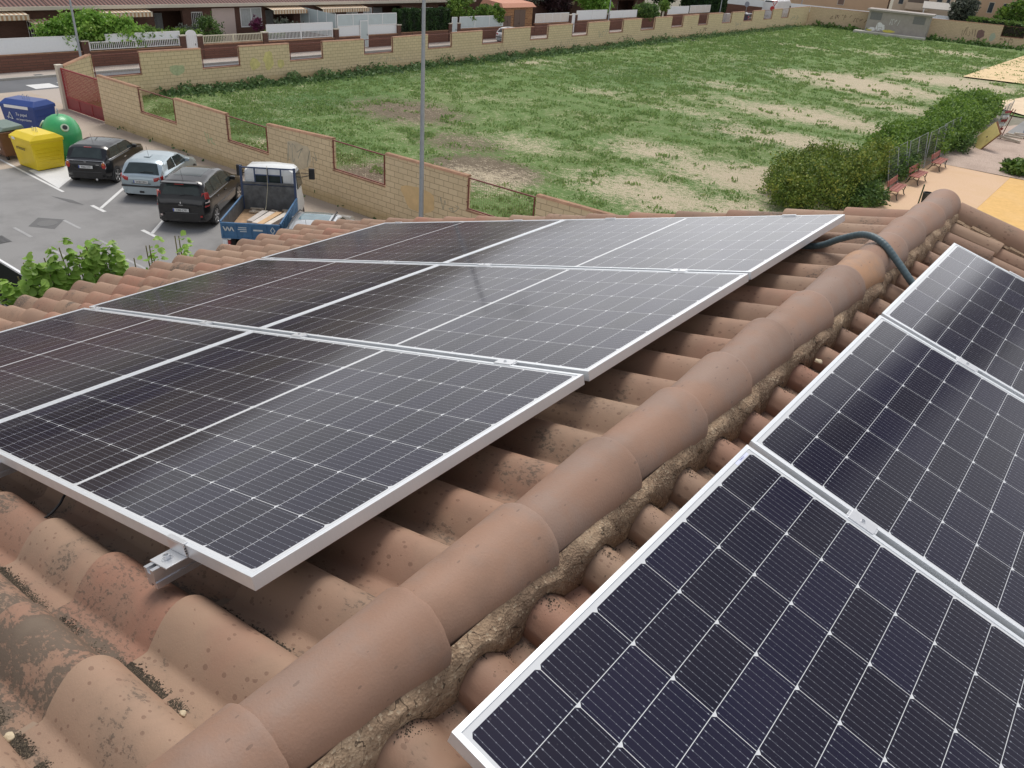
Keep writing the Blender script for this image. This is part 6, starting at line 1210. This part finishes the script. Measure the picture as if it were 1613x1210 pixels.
ts = empty('road_sign', (-48.9, 123.8, 0), 0, 'round no entry style sign below the give way sign', 'road sign'); b = MB(); b.tube([(0, 0, 0), (0, 0, 2.5)], .03, None, 8); b.build('sign_post', GREYM, ts); b = MB(); b.lathe([(.22, -.06), (.34, -.06), (.34, -.04), (.22, -.04)], (0, 0, 2.2), None, 24, 'y'); b.build('sign_ring', plain('sign_red', (.50, .04, .04), .5), ts); b = MB(); b.lathe([(0, -.055), (.22, -.055), (.22, -.045), (0, -.045)], (0, 0, 2.2), None, 24, 'y'); b.build('sign_face', WHITE, ts)
cb = empty('street_cabinet', (-49.9, 110.6, 0), 0, 'grey street cabinet seen through an opening of the long wall', 'cabinet'); b = MB(); b.bb(-.35, .35, -.6, .6, 0, 1.75); b.build('cabinet_body', plain('cabinet_grey', (.48, .47, .45), .6), cb, bevel=.02); b = MB(); b.bb(.351, .36, -.5, .5, .2, 1.6); b.build('cabinet_door', plain('cabinet_grey', (.48, .47, .45), .6), cb)
# ---------------------------------------------------------------- far apartment blocks
def block(name, label, x, y, rz, W, D, H, m, wins, balc=(), fl=3.0):
    e = empty(name, (x, y, 0), rz, label, 'building', 'apartment blocks beyond the field'); b = MB(); b.bb(0, W, 0, D, -3, H); b.build('wall', m, e); b = MB(); b.bb(-.2, W+.2, -.2, D+.2, H, H+.3); b.build('parapet', CREAM, e)
    for (wx, wz, ww, wh, dark) in wins:
        q = empty('window', (wx, 0, wz)); q.parent = e; f = MB(); f.bb(-.07, 0, -.05, 0, 0, wh); f.bb(ww, ww+.07, -.05, 0, 0, wh); f.bb(-.07, ww+.07, -.06, 0, wh, wh+.07); f.bb(-.1, ww+.1, -.1, 0, -.08, 0); f.build('window_frame', CREAM, q)
        p = MB(); p.bb(.0, ww, -.02, -.001, 0, wh); p.build('pane', WGLASS if dark else plain('brown_blind', (.20, .13, .10), .7), q)
    for (bx0, bx1, bz) in balc:
        q = empty('balcony', (bx0, 0, bz)); q.parent = e; W_ = bx1-bx0; f = MB(); f.bb(0, W_, -1.3, 0, -.15, 0); f.bb(0, W_, -1.3, -1.2, 0.001, .95); f.bb(0, .1, -1.199, 0, .001, .95); f.bb(W_-.1, W_, -1.199, 0, .001, .95); f.build('balcony_parapet', BEIGE2, q, bevel=.02)
        f = MB(); f.bb(.2, W_-.2, -.03, -.001, .05, 2.3); f.build('balcony_door', plain('shaded_opening', (.20, .16, .13), .8), q)
    return e
# positions follow the sight lines: street of the blocks runs parallel to the back wall
block('apartment_block', 'large plain orange beige building with one window column, behind the far corner', -64, 150.5, R(14), 23.0, 14, 10.5, BEIGE, [(14.9, -.6+k*2.9, 1.0, 1.7, k % 2 == 0) for k in range(4)])
block('apartment_block', 'beige apartment block with curved balconies, right of the plain building', -41.0, 156.5, R(14), 9.2, 12, 11, BEIGE2, [(.8, .3+k*3, .7, 1.5, True) for k in range(4)]+[(6.6, .3+k*3, .8, 1.5, True) for k in range(4)]+[(8.1, .3+k*3, .5, 1.5, True) for k in range(4)], [(2.0, 5.6, 2.8), (2.0, 5.6, 5.8)])
block('apartment_block', 'salmon apartment block with pilasters behind the white pergola', -31.5, 158.8, R(14), 8.5, 12, 10, BEIGE, [(.5+k*2.1, .3+j*3, .7, 1.5, True) for k in range(4) for j in range(3)])
block('apartment_block', 'pale apartment block rising over the far hedge', -22.8, 161, R(14), 9.0, 12, 9, BEIGE2, [(.6+k*1.9, .5+j*3, .7, 1.6, True) for k in range(5) for j in range(3)])
block('apartment_block', 'distant salmon block at the top right between the trees', -9.5, 172, R(14), 16.0, 12, 12, BEIGE, [(.8+k*2.2, 1.0+j*3, .9, 1.6, j % 2 == 0) for k in range(7) for j in range(4)])
for k in range(5):
    x = -31.2+k*2.1
# pergola terrace
pe = empty('pergola', (-34.2, 149.6, 0), R(14), 'white awning pergola on the terrace right of the balconies', 'pergola'); b = MB()
for x in (0, 4.0):
    for y in (0, 3): b.bb(x-.06, x+.06, y-.06, y+.06, 0, 3.4)
b.build('pergola_posts', WHITE, pe); b = MB(); b.loft([[(-.3, -.3, 3.35), (4.3, -.3, 3.35), (4.3, 3.4, 4.2), (-.3, 3.4, 4.2)], [(-.3, -.3, 3.42), (4.3, -.3, 3.42), (4.3, 3.4, 4.27), (-.3, 3.4, 4.27)]]); b.build('pergola_roof', plain('grey_awning', (.40, .38, .35), .7, 0, .1, 3), pe); b = MB(); b.bb(-.2, 4.2, -.8, -.7, 0, 2.6); b.build('terrace_wall', WPLAS, pe)
# transformer hut with ledge in front of the back wall
tr_ = empty('transformer_hut', (-37.3, 131.6, 0), R(8), 'grey windowless utility hut with graffiti and a concrete ledge in front of the back wall', 'utility hut'); b = MB(); b.bb(0, 8.3, 0, 3.2, 0, 3.1); b.build('hut_body', plain('hut_grey', (.36, .33, .30), .9, 0, .1, 1.5), tr_); b = MB(); b.bb(-.3, 8.7, -.35, 3.4, 3.1, 3.32); b.build('roof_slab', plain('slab_grey', (.42, .38, .35), .9), tr_)
b = MB(); b.bb(-1.2, 8.5, -2.2, -.001, 0, .38); b.build('ledge', M_('concrete'), tr_); 
for a in (.3, 6.2): b = MB(); b.bb(a, a+1.6, -.02, -.001, 1.9, 2.9); b.build('vent', plain('vent_grey', (.19, .19, .185), .8), tr_)
blotch(tr_, 2.0, 1.0, .7, .55, -.003, GR7, 5); blotch(tr_, 1.0, .65, .5, .25, -.004, GR7, 6); blotch(tr_, 3.2, .6, .8, .2, -.003, GR2, 9); blotch(tr_, .6, .5, .4, .12, -.005, GR2, 12); scribble(tr_, 3.2, 4.4, 1.4, 2.3, -.003, GR7, 4, .04, 6); scribble(tr_, 1.3, 3.0, .6, 1.5, -.006, GR4, 9, .05, 5)
# far vegetation on the right
bush('tree', 'grey green tree between the pergola and the pale block', 'tree', (-28.6, 150), [(0, 0, 3.6, 1.8, 1.8, 2.0)], 2500, .28, 'leaf_grey', 30, [(0, 0, 2.4, .15)]); bush('tree', 'mid green tree in front of the pale apartment block', 'tree', (-21.0, 151), [(0, 0, 3.8, 2.4, 2, 1.9), (2, 0, 3.0, 2, 2, 1.5)], 4500, .28, 'leaf_tree', 31, [(0, 0, 2.4, .18)])
bush('tree', 'round dark tree right of the pale apartment block', 'tree', (-14.2, 152), [(0, 0, 3.6, 2.0, 1.8, 1.9)], 3500, .26, 'leaf_hedge', 32, [(0, 0, 2.2, .18)]); bush('tree', 'tall dense tree in the top right corner', 'tree', (-8.4, 150), [(0, 0, 5.6, 3.6, 3, 4.2), (3, 1, 6.0, 3, 3, 4)], 9000, .32, 'leaf_hedge', 33, [(0, 0, 3.4, .3)])
box_hedge('long clipped hedge behind the far right of the back wall', -27, -3, 146.6, 148.8, 0, 2.8, 7000, .30, 'leaf_hedge', 36); box_hedge('upper lighter hedge behind the long clipped hedge', -24, -2, 149.4, 151.0, 0, 3.3, 5000, .30, 'leaf_tree', 37); bush('bush', 'yellow green bush at the right end of the long hedge', 'bush', (-10, 146), [(0, 0, 1.6, 2.2, 1, 1.1)], 2500, .24, 'leaf_juniper', 38)
sheet('road', rect(-70, 20, 140.6, 146), .006, M_('asphalt_road'))
# invented skyline, out of frame, added to darken the left panels' reflections
hv, hf = [], []
for j in range(41):
    a = R(-125+j*2.6)
    for i in range(8):
        d_ = 330+i*45; ridge = max(0, 1-abs(i-3)/4.2); taper = max(0, min(1, (-38-(-125+j*2.6))/34)); hh = (ridge*58+9*noise.fractal(Vector((j*.35, i*.5, 2)), 1, 2, 4)*ridge)*taper
        hv.append((math.sin(a)*d_, math.cos(a)*d_, max(-.5, hh)))
for j in range(40):
    for i in range(7): q = j*8+i; hf.append((q, q+8, q+9, q+1))
o = npmesh('added_hills', hv, hf, speck('added_hill_scrub', (.10, .085, .05), (.19, .155, .10), .02, .95, .4), None, None, True); tag(o, kind='structure')
# ---------------------------------------------------------------- playground side on the right
sheet('path', rect(-8.3, -3.9, 19, 49.1), .022, M_('path_paving')); sheet('sand_ground', [(-3.9, 19), (14, 19), (14, 49.6), (-3.0, 49.2), (-3.9, 49.1)], .024, M_('sand'))
b = MB(); b.bb(-3.98, -3.86, 19, 49.05, 0, .035); tag(b.build('kerb', M_('path_paving')), kind='structure'); sheet('gravel_ground', [(-8.3, 49.15), (8, 49.8), (8, 70), (-6, 70), (-8.3, 62)], .012, M_('gravel'))
sheet('sand_ground', [(-15.4, 92.5), (-10.0, 94), (12, 100), (12, 131), (-15.2, 127)], .15, speck('pale_sand', (.70, .52, .30), (.80, .62, .38), 2, .95, .3)); sheet('path', [(-10.2, 75.5), (-8.0, 86), (12, 86), (12, 72.5), (-6.4, 72.2)], .14, speck('pale_slab', (.70, .55, .38), (.78, .63, .46), 3, .95, .3)); sheet('grass_verge', rect(-6.6, 30, 86, 92), .01, MATS['field'])
b = MB()
for k in range(20): x = -10+k*1.1; 
# benches
SC = 1.0
def bench():
    e = empty('park_bench'); b = MB()
    for k in range(3): b.bb(-.90, .90, -.20+k*.165, -.055+k*.165, .425, .455)
    b.build('seat', WOOD, e, bevel=.006); b = MB()
    for k in range(2): b.box((0, .30+.03*k, .62+k*.135), (1.8, .03, .125), None, 0, R(-12))
    b.build('backrest', WOOD, e, bevel=.006)
    for x in (-.68, .68):
        l = MB(); l.tube([(x, -.26, .02), (x, -.20, .08), (x, -.15, .22), (x, -.19, .36), (x, -.16, .41)], .024, None, 6); l.tube([(x, .38, .02), (x, .30, .10), (x, .22, .26), (x, .24, .42), (x, .29, .60), (x, .35, .84)], .024, None, 6); l.tube([(x, -.20, .41), (x, .26, .41)], .022, None, 6); l.tube([(x, -.15, .22), (x, .03, .30), (x, .22, .24)], .015, None, 5)
        l.build('leg', IRON, e, True)
    return e
BG = 'red brown benches along the path'; b0 = bench()
for i, (y, lb) in enumerate(((39.4, 'red brown bench closest to the roof, beside the big bush'), (43.2, 'red brown bench in the middle of the three'), (47.5, 'red brown bench farthest from the roof, next to the gravel'))):
    o = b0 if i == 0 else copy_tree(b0); o.location = (-7.15, y, .022); o.rotation_euler = (0, 0, R(90)+[.03, -.02, .0][i]); tag(o, lb, 'bench', BG)
lb_ = empty('litter_bin', (-5.55, 37.6, 0), 0, 'dark litter bin on a green post, beside the ridge end', 'bin'); b = MB(); b.tube([(-.22, 0, 0), (-.22, 0, 1.25)], .03, None, 8); b.build('bin_post', plain('dark_green_metal', (.02, .07, .03), .5), lb_); b = MB(); b.lathe([(.0, .35), (.19, .35), (.235, .95), (.215, .95), (.18, .40), (0, .40)], (.06, 0, 0), None, 20); b.build('bin_body', plain('dark_bin', (.03, .035, .035), .5), lb_, True)
# bushes along the fence
bush('bush', 'big yellow olive bush in front of the benches, above the roof edge', 'bush', (-10.2, 35.2), [(.7, -.4, .9, 1.5, 1.8, 1.0), (-.9, .5, .9, .9, 1.6, .9), (.6, 2.0, 1.15, 1.3, 1.4, 1.05), (1.5, 1.5, 1.3, .85, 1.5, .95), (.1, -1.8, .7, 1.1, .9, .7), (-.3, 2.2, 1.3, .8, .9, .8)], 26000, .07, 'leaf_olive', 41, [(0, 0, 1.0, .05), (-1, .8, 1.0, .04), (1, 1.5, 1.2, .04)], None, .5)
bush('bush', 'yellow flowering twigs between the big bush and the leaning fence', 'bush', (-8.6, 39.6), [(0, 0, 1.6, .6, 1.4, .8)], 3500, .07, 'leaf_olive', 42); bush('juniper', 'dark low juniper at the near end of the first bench', 'juniper', (-7.7, 37.0), [(0, 0, .5, .8, 1.1, .45), (-.6, -1.3, .45, .9, 1.0, .4)], 4500, .08, 'leaf_hedge', 43)
bush('hedge', 'dense mid green hedge behind the leaning mesh fence', 'hedge', (-9.0, 44.5), [(0, -2, 1.05, 1.0, 2.0, .95), (-.4, 1.2, 1.15, 1.1, 2.2, 1.0), (0, 4, 1.1, 1.1, 1.8, .95)], 15000, .085, 'leaf_tree', 44); bush('hedge', 'dense hedge behind the farthest bench and the yellow board', 'hedge', (-8.7, 53.0), [(0, -2.5, 1.0, 1.2, 2.4, .9), (0, 1.5, 1.1, 1.3, 2.5, 1.0), (.3, 5, 1.1, 1.3, 2.2, .95)], 15000, .09, 'leaf_tree', 45)
bush('hedge', 'far end of the overgrown hedge beside the blue barriers', 'hedge', (-9.4, 63.5), [(0, -3, 1.0, 1.4, 2.8, .95), (0, 1.5, 1.05, 1.4, 2.8, .95), (.3, 5.0, .9, 1.2, 2.0, .8)], 15000, .11, 'leaf_tree', 46); bush('shrub', 'low dark shrub at the foot of the yellow board', 'shrub', (-7.6, 54.0), [(0, 0, .5, .7, 1.6, .5)], 2200, .09, 'leaf_hedge', 47)
bush('shrub', 'low shrub behind the middle bench', 'shrub', (-8.0, 43.5), [(0, 0, .6, .5, 2.2, .5)], 2200, .08, 'leaf_hedge', 48)
bush('juniper', 'spreading light green juniper bed at the right edge beyond the sand', 'juniper', (-2.6, 51.0), [(0, -.4, .35, 1.9, 1.2, .4), (2.4, -.2, .4, 1.8, 1.4, .45), (5, 0, .4, 1.8, 1.6, .45)], 9000, .13, 'leaf_juniper', 49, None, None, .3, 2.4); bush('shrub', 'small dark shrub at the right edge beside the gravel', 'shrub', (-3.0, 59.5), [(0, 0, .7, .9, 1.2, .7)], 2200, .11, 'leaf_hedge', 50); bush('shrub', 'small shrub on the sand edge just above the verge tiles', 'shrub', (-1.2, 33.0), [(0, 0, .4, .9, .7, .4), (1.6, .3, .5, .9, .8, .5)], 2600, .08, 'leaf_tree', 51)
weeds('weeds', [(-9.2, 52), (-9.5, 72)], 2500, .12, .8, 61, 'scrub at the field side of the hedge', 'leaf_tree', .6)
# leaning mesh fence panels on posts
def mesh_fence(y0, y1, lean, label, x=-7.75, h=1.9):
    e = empty('mesh_fence', (x, y0, 0), 0, label, 'fence', 'leaning grey mesh fence panels'); e.rotation_euler = (0, R(-lean), 0); L_ = y1-y0; b = MB(); 
    for y in (0, L_/2, L_): b.tube([(0, y, 0), (0, y, h)], .022, None, 6)
    b.build('fence_post', GREYM, e); b = MB(); b.tube([(0, 0, h-.03), (0, L_, h-.03)], .012, None, 5); b.tube([(0, 0, .1), (0, L_, .1)], .012, None, 5)
    for k in range(int(L_/.09)): b.box((0, .05+k*.09, h/2), (.004, .004, h-.15))
    for k in range(12): b.box((0, L_/2, .15+k*(h-.2)/12), (.004, L_, .004))
    b.build('fence_mesh', plain('fence_wire', (.22, .24, .24), .5, .5, .1), e)
mesh_fence(40.3, 43.4, 14, 'leaning mesh fence panel behind the first two benches'); mesh_fence(43.5, 46.9, 10, 'leaning mesh fence panel behind the middle bench'); mesh_fence(47.0, 50.5, 6, 'mesh fence panel behind the farthest bench'); mesh_fence(50.6, 54.5, 9, 'mesh fence panel swallowed by the hedge'); mesh_fence(60.5, 63.5, -5, 'mesh fence posts beside the blue barriers', -6.9, 2.1)
# dumped board, striped barrier, blue tube barriers
yb = empty('wooden_board', (-6.6, 56.2, 0), R(-62), 'yellowish board with two handle holes leaning by the hedge', 'board'); b = MB(); b.box((0, .0, .7), (1.25, .05, 1.5), None, 0, R(-28), R(22)); b.build('board_face', plain('yellow_board', (.56, .46, .17), .7, 0, .1, 3), yb); b = MB(); b.box((-.02, .09, .73), (1.32, .05, 1.55), None, 0, R(-28), R(22)); b.build('board_back', plain('brown_board', (.20, .09, .05), .8), yb)
b = MB(); b.box((-.3, -.20, 1.15), (.16, .03, .05), None, 0, R(-28), R(22)); b.box((.25, -.06, .75), (.08, .03, .08), None, 0, R(-28), R(22)); b.build('board_fittings', DARKIN, yb)
st_ = empty('striped_barrier', (-6.6, 61.0, 0), R(-55), 'red and white striped barrier board standing by the hedge', 'barrier')
for k in range(6): b = MB(); b.box((-.12+k*.05, 0, .28+k*.28), (.62, .05, .15), None, 0, R(-14), R(-14)); b.build('stripe_board', REDM if k % 2 else WHITE, st_)
b = MB(); b.tube([(-.3, .03, 0), (.05, .3, 1.9)], .03, None, 6); b.tube([(.3, .03, 0), (.35, .3, 1.9)], .03, None, 6); b.build('barrier_frame', BRNM, st_)
for i, (x, y, rz_, lb) in enumerate(((-5.9, 60.6, -20, 'pale broken timber on the gravel beside the striped barrier'), (-5.6, 62.4, 15, 'white timber leaning behind the gravel corner'))):
    b = MB(); b.box((0, 0, .12), (1.5, .16, .14), None, R(rz_), 0, R(3)); b.box((.2, .2, .26), (1.1, .12, .1), None, R(rz_+14)); tag(b.build('timber', plain('pale_timber', (.56, .50, .42), .8, 0, .15), loc=(x, y, .02)), lb, 'timber')
BLM = plain('blue_tube', (.12, .22, .32), .5, .2, .1)
def barrier(x, y, rz_, label, h=1.05, L_=2.4):
    e = empty('tube_barrier', (x, y, 0), rz_, label, 'barrier', 'blue grey tubular barriers'); b = MB(); b.tube([(0, 0, 0), (0, 0, h-.12), (.12, 0, h), (L_-.12, 0, h), (L_, 0, h-.12), (L_, 0, 0)], .022, None, 6); b.tube([(0, 0, .25), (L_, 0, .25)], .018, None, 6); b.build('barrier_frame', BLM, e); b = MB()
    for k in range(1, 12): b.tube([(k*L_/12, 0, .25), (k*L_/12, 0, h)], .008, None, 5)
    b.build('barrier_bars', BLM, e)
    for x_ in (.3, L_-.3): b = MB(); b.tube([(x_, -.28, .015), (x_, .28, .015)], .018, None, 5); b.tube([(x_, 0, .015), (x_, 0, .25)], .018, None, 5); b.build('barrier_foot', BLM, e)
barrier(-5.6, 64.2, R(-12), 'blue grey tubular barrier nearest the hedge end'); barrier(-3.1, 63.6, R(-14), 'blue grey tubular barrier at the right picture edge'); barrier(-5.9, 67.4, R(0), 'blue grey tubular barrier behind the first one', 1.1)
sheet('asphalt', rect(-6.5, 8, 62.5, 72), .018, M_('asphalt'))
# leafy shoots beside our eave
_r = random.Random(5); SHOOTS = [(-5.95, y, h) for y, h in ((2.16, 6.96), (2.39, 6.91), (2.53, 6.86), (2.80, 6.70), (2.97, 6.60), (1.85, 6.9), (2.02, 6.9), (2.29, 6.85), (2.46, 6.79), (2.59, 6.71), (1.89, 6.79), (2.07, 6.8), (2.2, 6.79), (1.59, 6.73), (1.65, 6.68), (1.78, 6.79))]+[(-5.95+_r.uniform(-.15, .1), 1.45+2.0*_r.random(), 6.62+.22*_r.random()) for _ in range(16)]
def shoots():
    rng = np.random.RandomState(12); e = empty('garden_shrub', (-6.2, 2.4, 0), 0, 'young leafy shoots with round light green leaves rising past the eave', 'shrub'); V = []; F = []; T = []; base = 0; st = MB()
    def leaf(c, nrm, up, s, t):
        nonlocal base
        u = up.normalized(); v_ = nrm.cross(u).normalized(); k = 10; V.append(c); T.append(t)
        for i in range(k):
            a = 2*math.pi*i/k; rr_ = s*(1-.10*math.cos(a)); V.append(c+u*math.cos(a)*rr_+v_*math.sin(a)*rr_*.92+nrm*(s*.16*math.cos(2*a))); T.append(min(1, t+.06))
        for i in range(k): F.append((base, base+1+i, base+1+(i+1) % k))
        base += k+1
    stems = []
    SH = SHOOTS
    for x, y, h in SH:
        top_ = Vector((x, y, h)); bot = Vector((x*.6-.4*6.2, y*.85+.35, h-1.6)); pts = [bot.lerp(top_, t) + Vector((.08*math.sin(t*5), .05*math.sin(t*4+x), 0)) for t in np.linspace(0, .97, 9)]
        o_ = Vector((-6.2, 2.4, 0)); st.tube([p-o_ for p in pts], [.014-.0011*i for i in range(9)], None, 5)
        for j in range(22 if y > 2.65 else 60):
            t = .42+.60*rng.rand()**.75; p = bot.lerp(top_, t); a = rng.rand()*6.28; d = Vector((math.cos(a), math.sin(a), .25+.4*rng.rand())); s = (.045 if y > 2.65 else .062)*(1.2-.62*t)*(.7+.6*rng.rand())
            c = p+d*(.035+.10*(1-t)*(.4+rng.rand())); nrm = Vector((d.x*.5+rng.randn()*.3, d.y*.5+rng.randn()*.3, .55+rng.rand()*.5)).normalized(); leaf(c-o_, nrm, nrm.cross(Vector((d.y, -d.x, .1))), s, float(np.clip(.25+.5*t+.3*(rng.rand()-.5), 0, .94)))
    F4 = [(a, b_, c) for a, b_, c in F]; npmesh('foliage', np.array([tuple(v) for v in V]), F4, MATS['leaf_bright'], {'tint': T}, e, True); st.tube([(0, 0, 0), (.1, .1, 3), (0, 0, 5)], [.08, .06, .03], None, 8); st.build('stems', plain('green_stem', (.20, .16, .07), .7), e)
shoots()
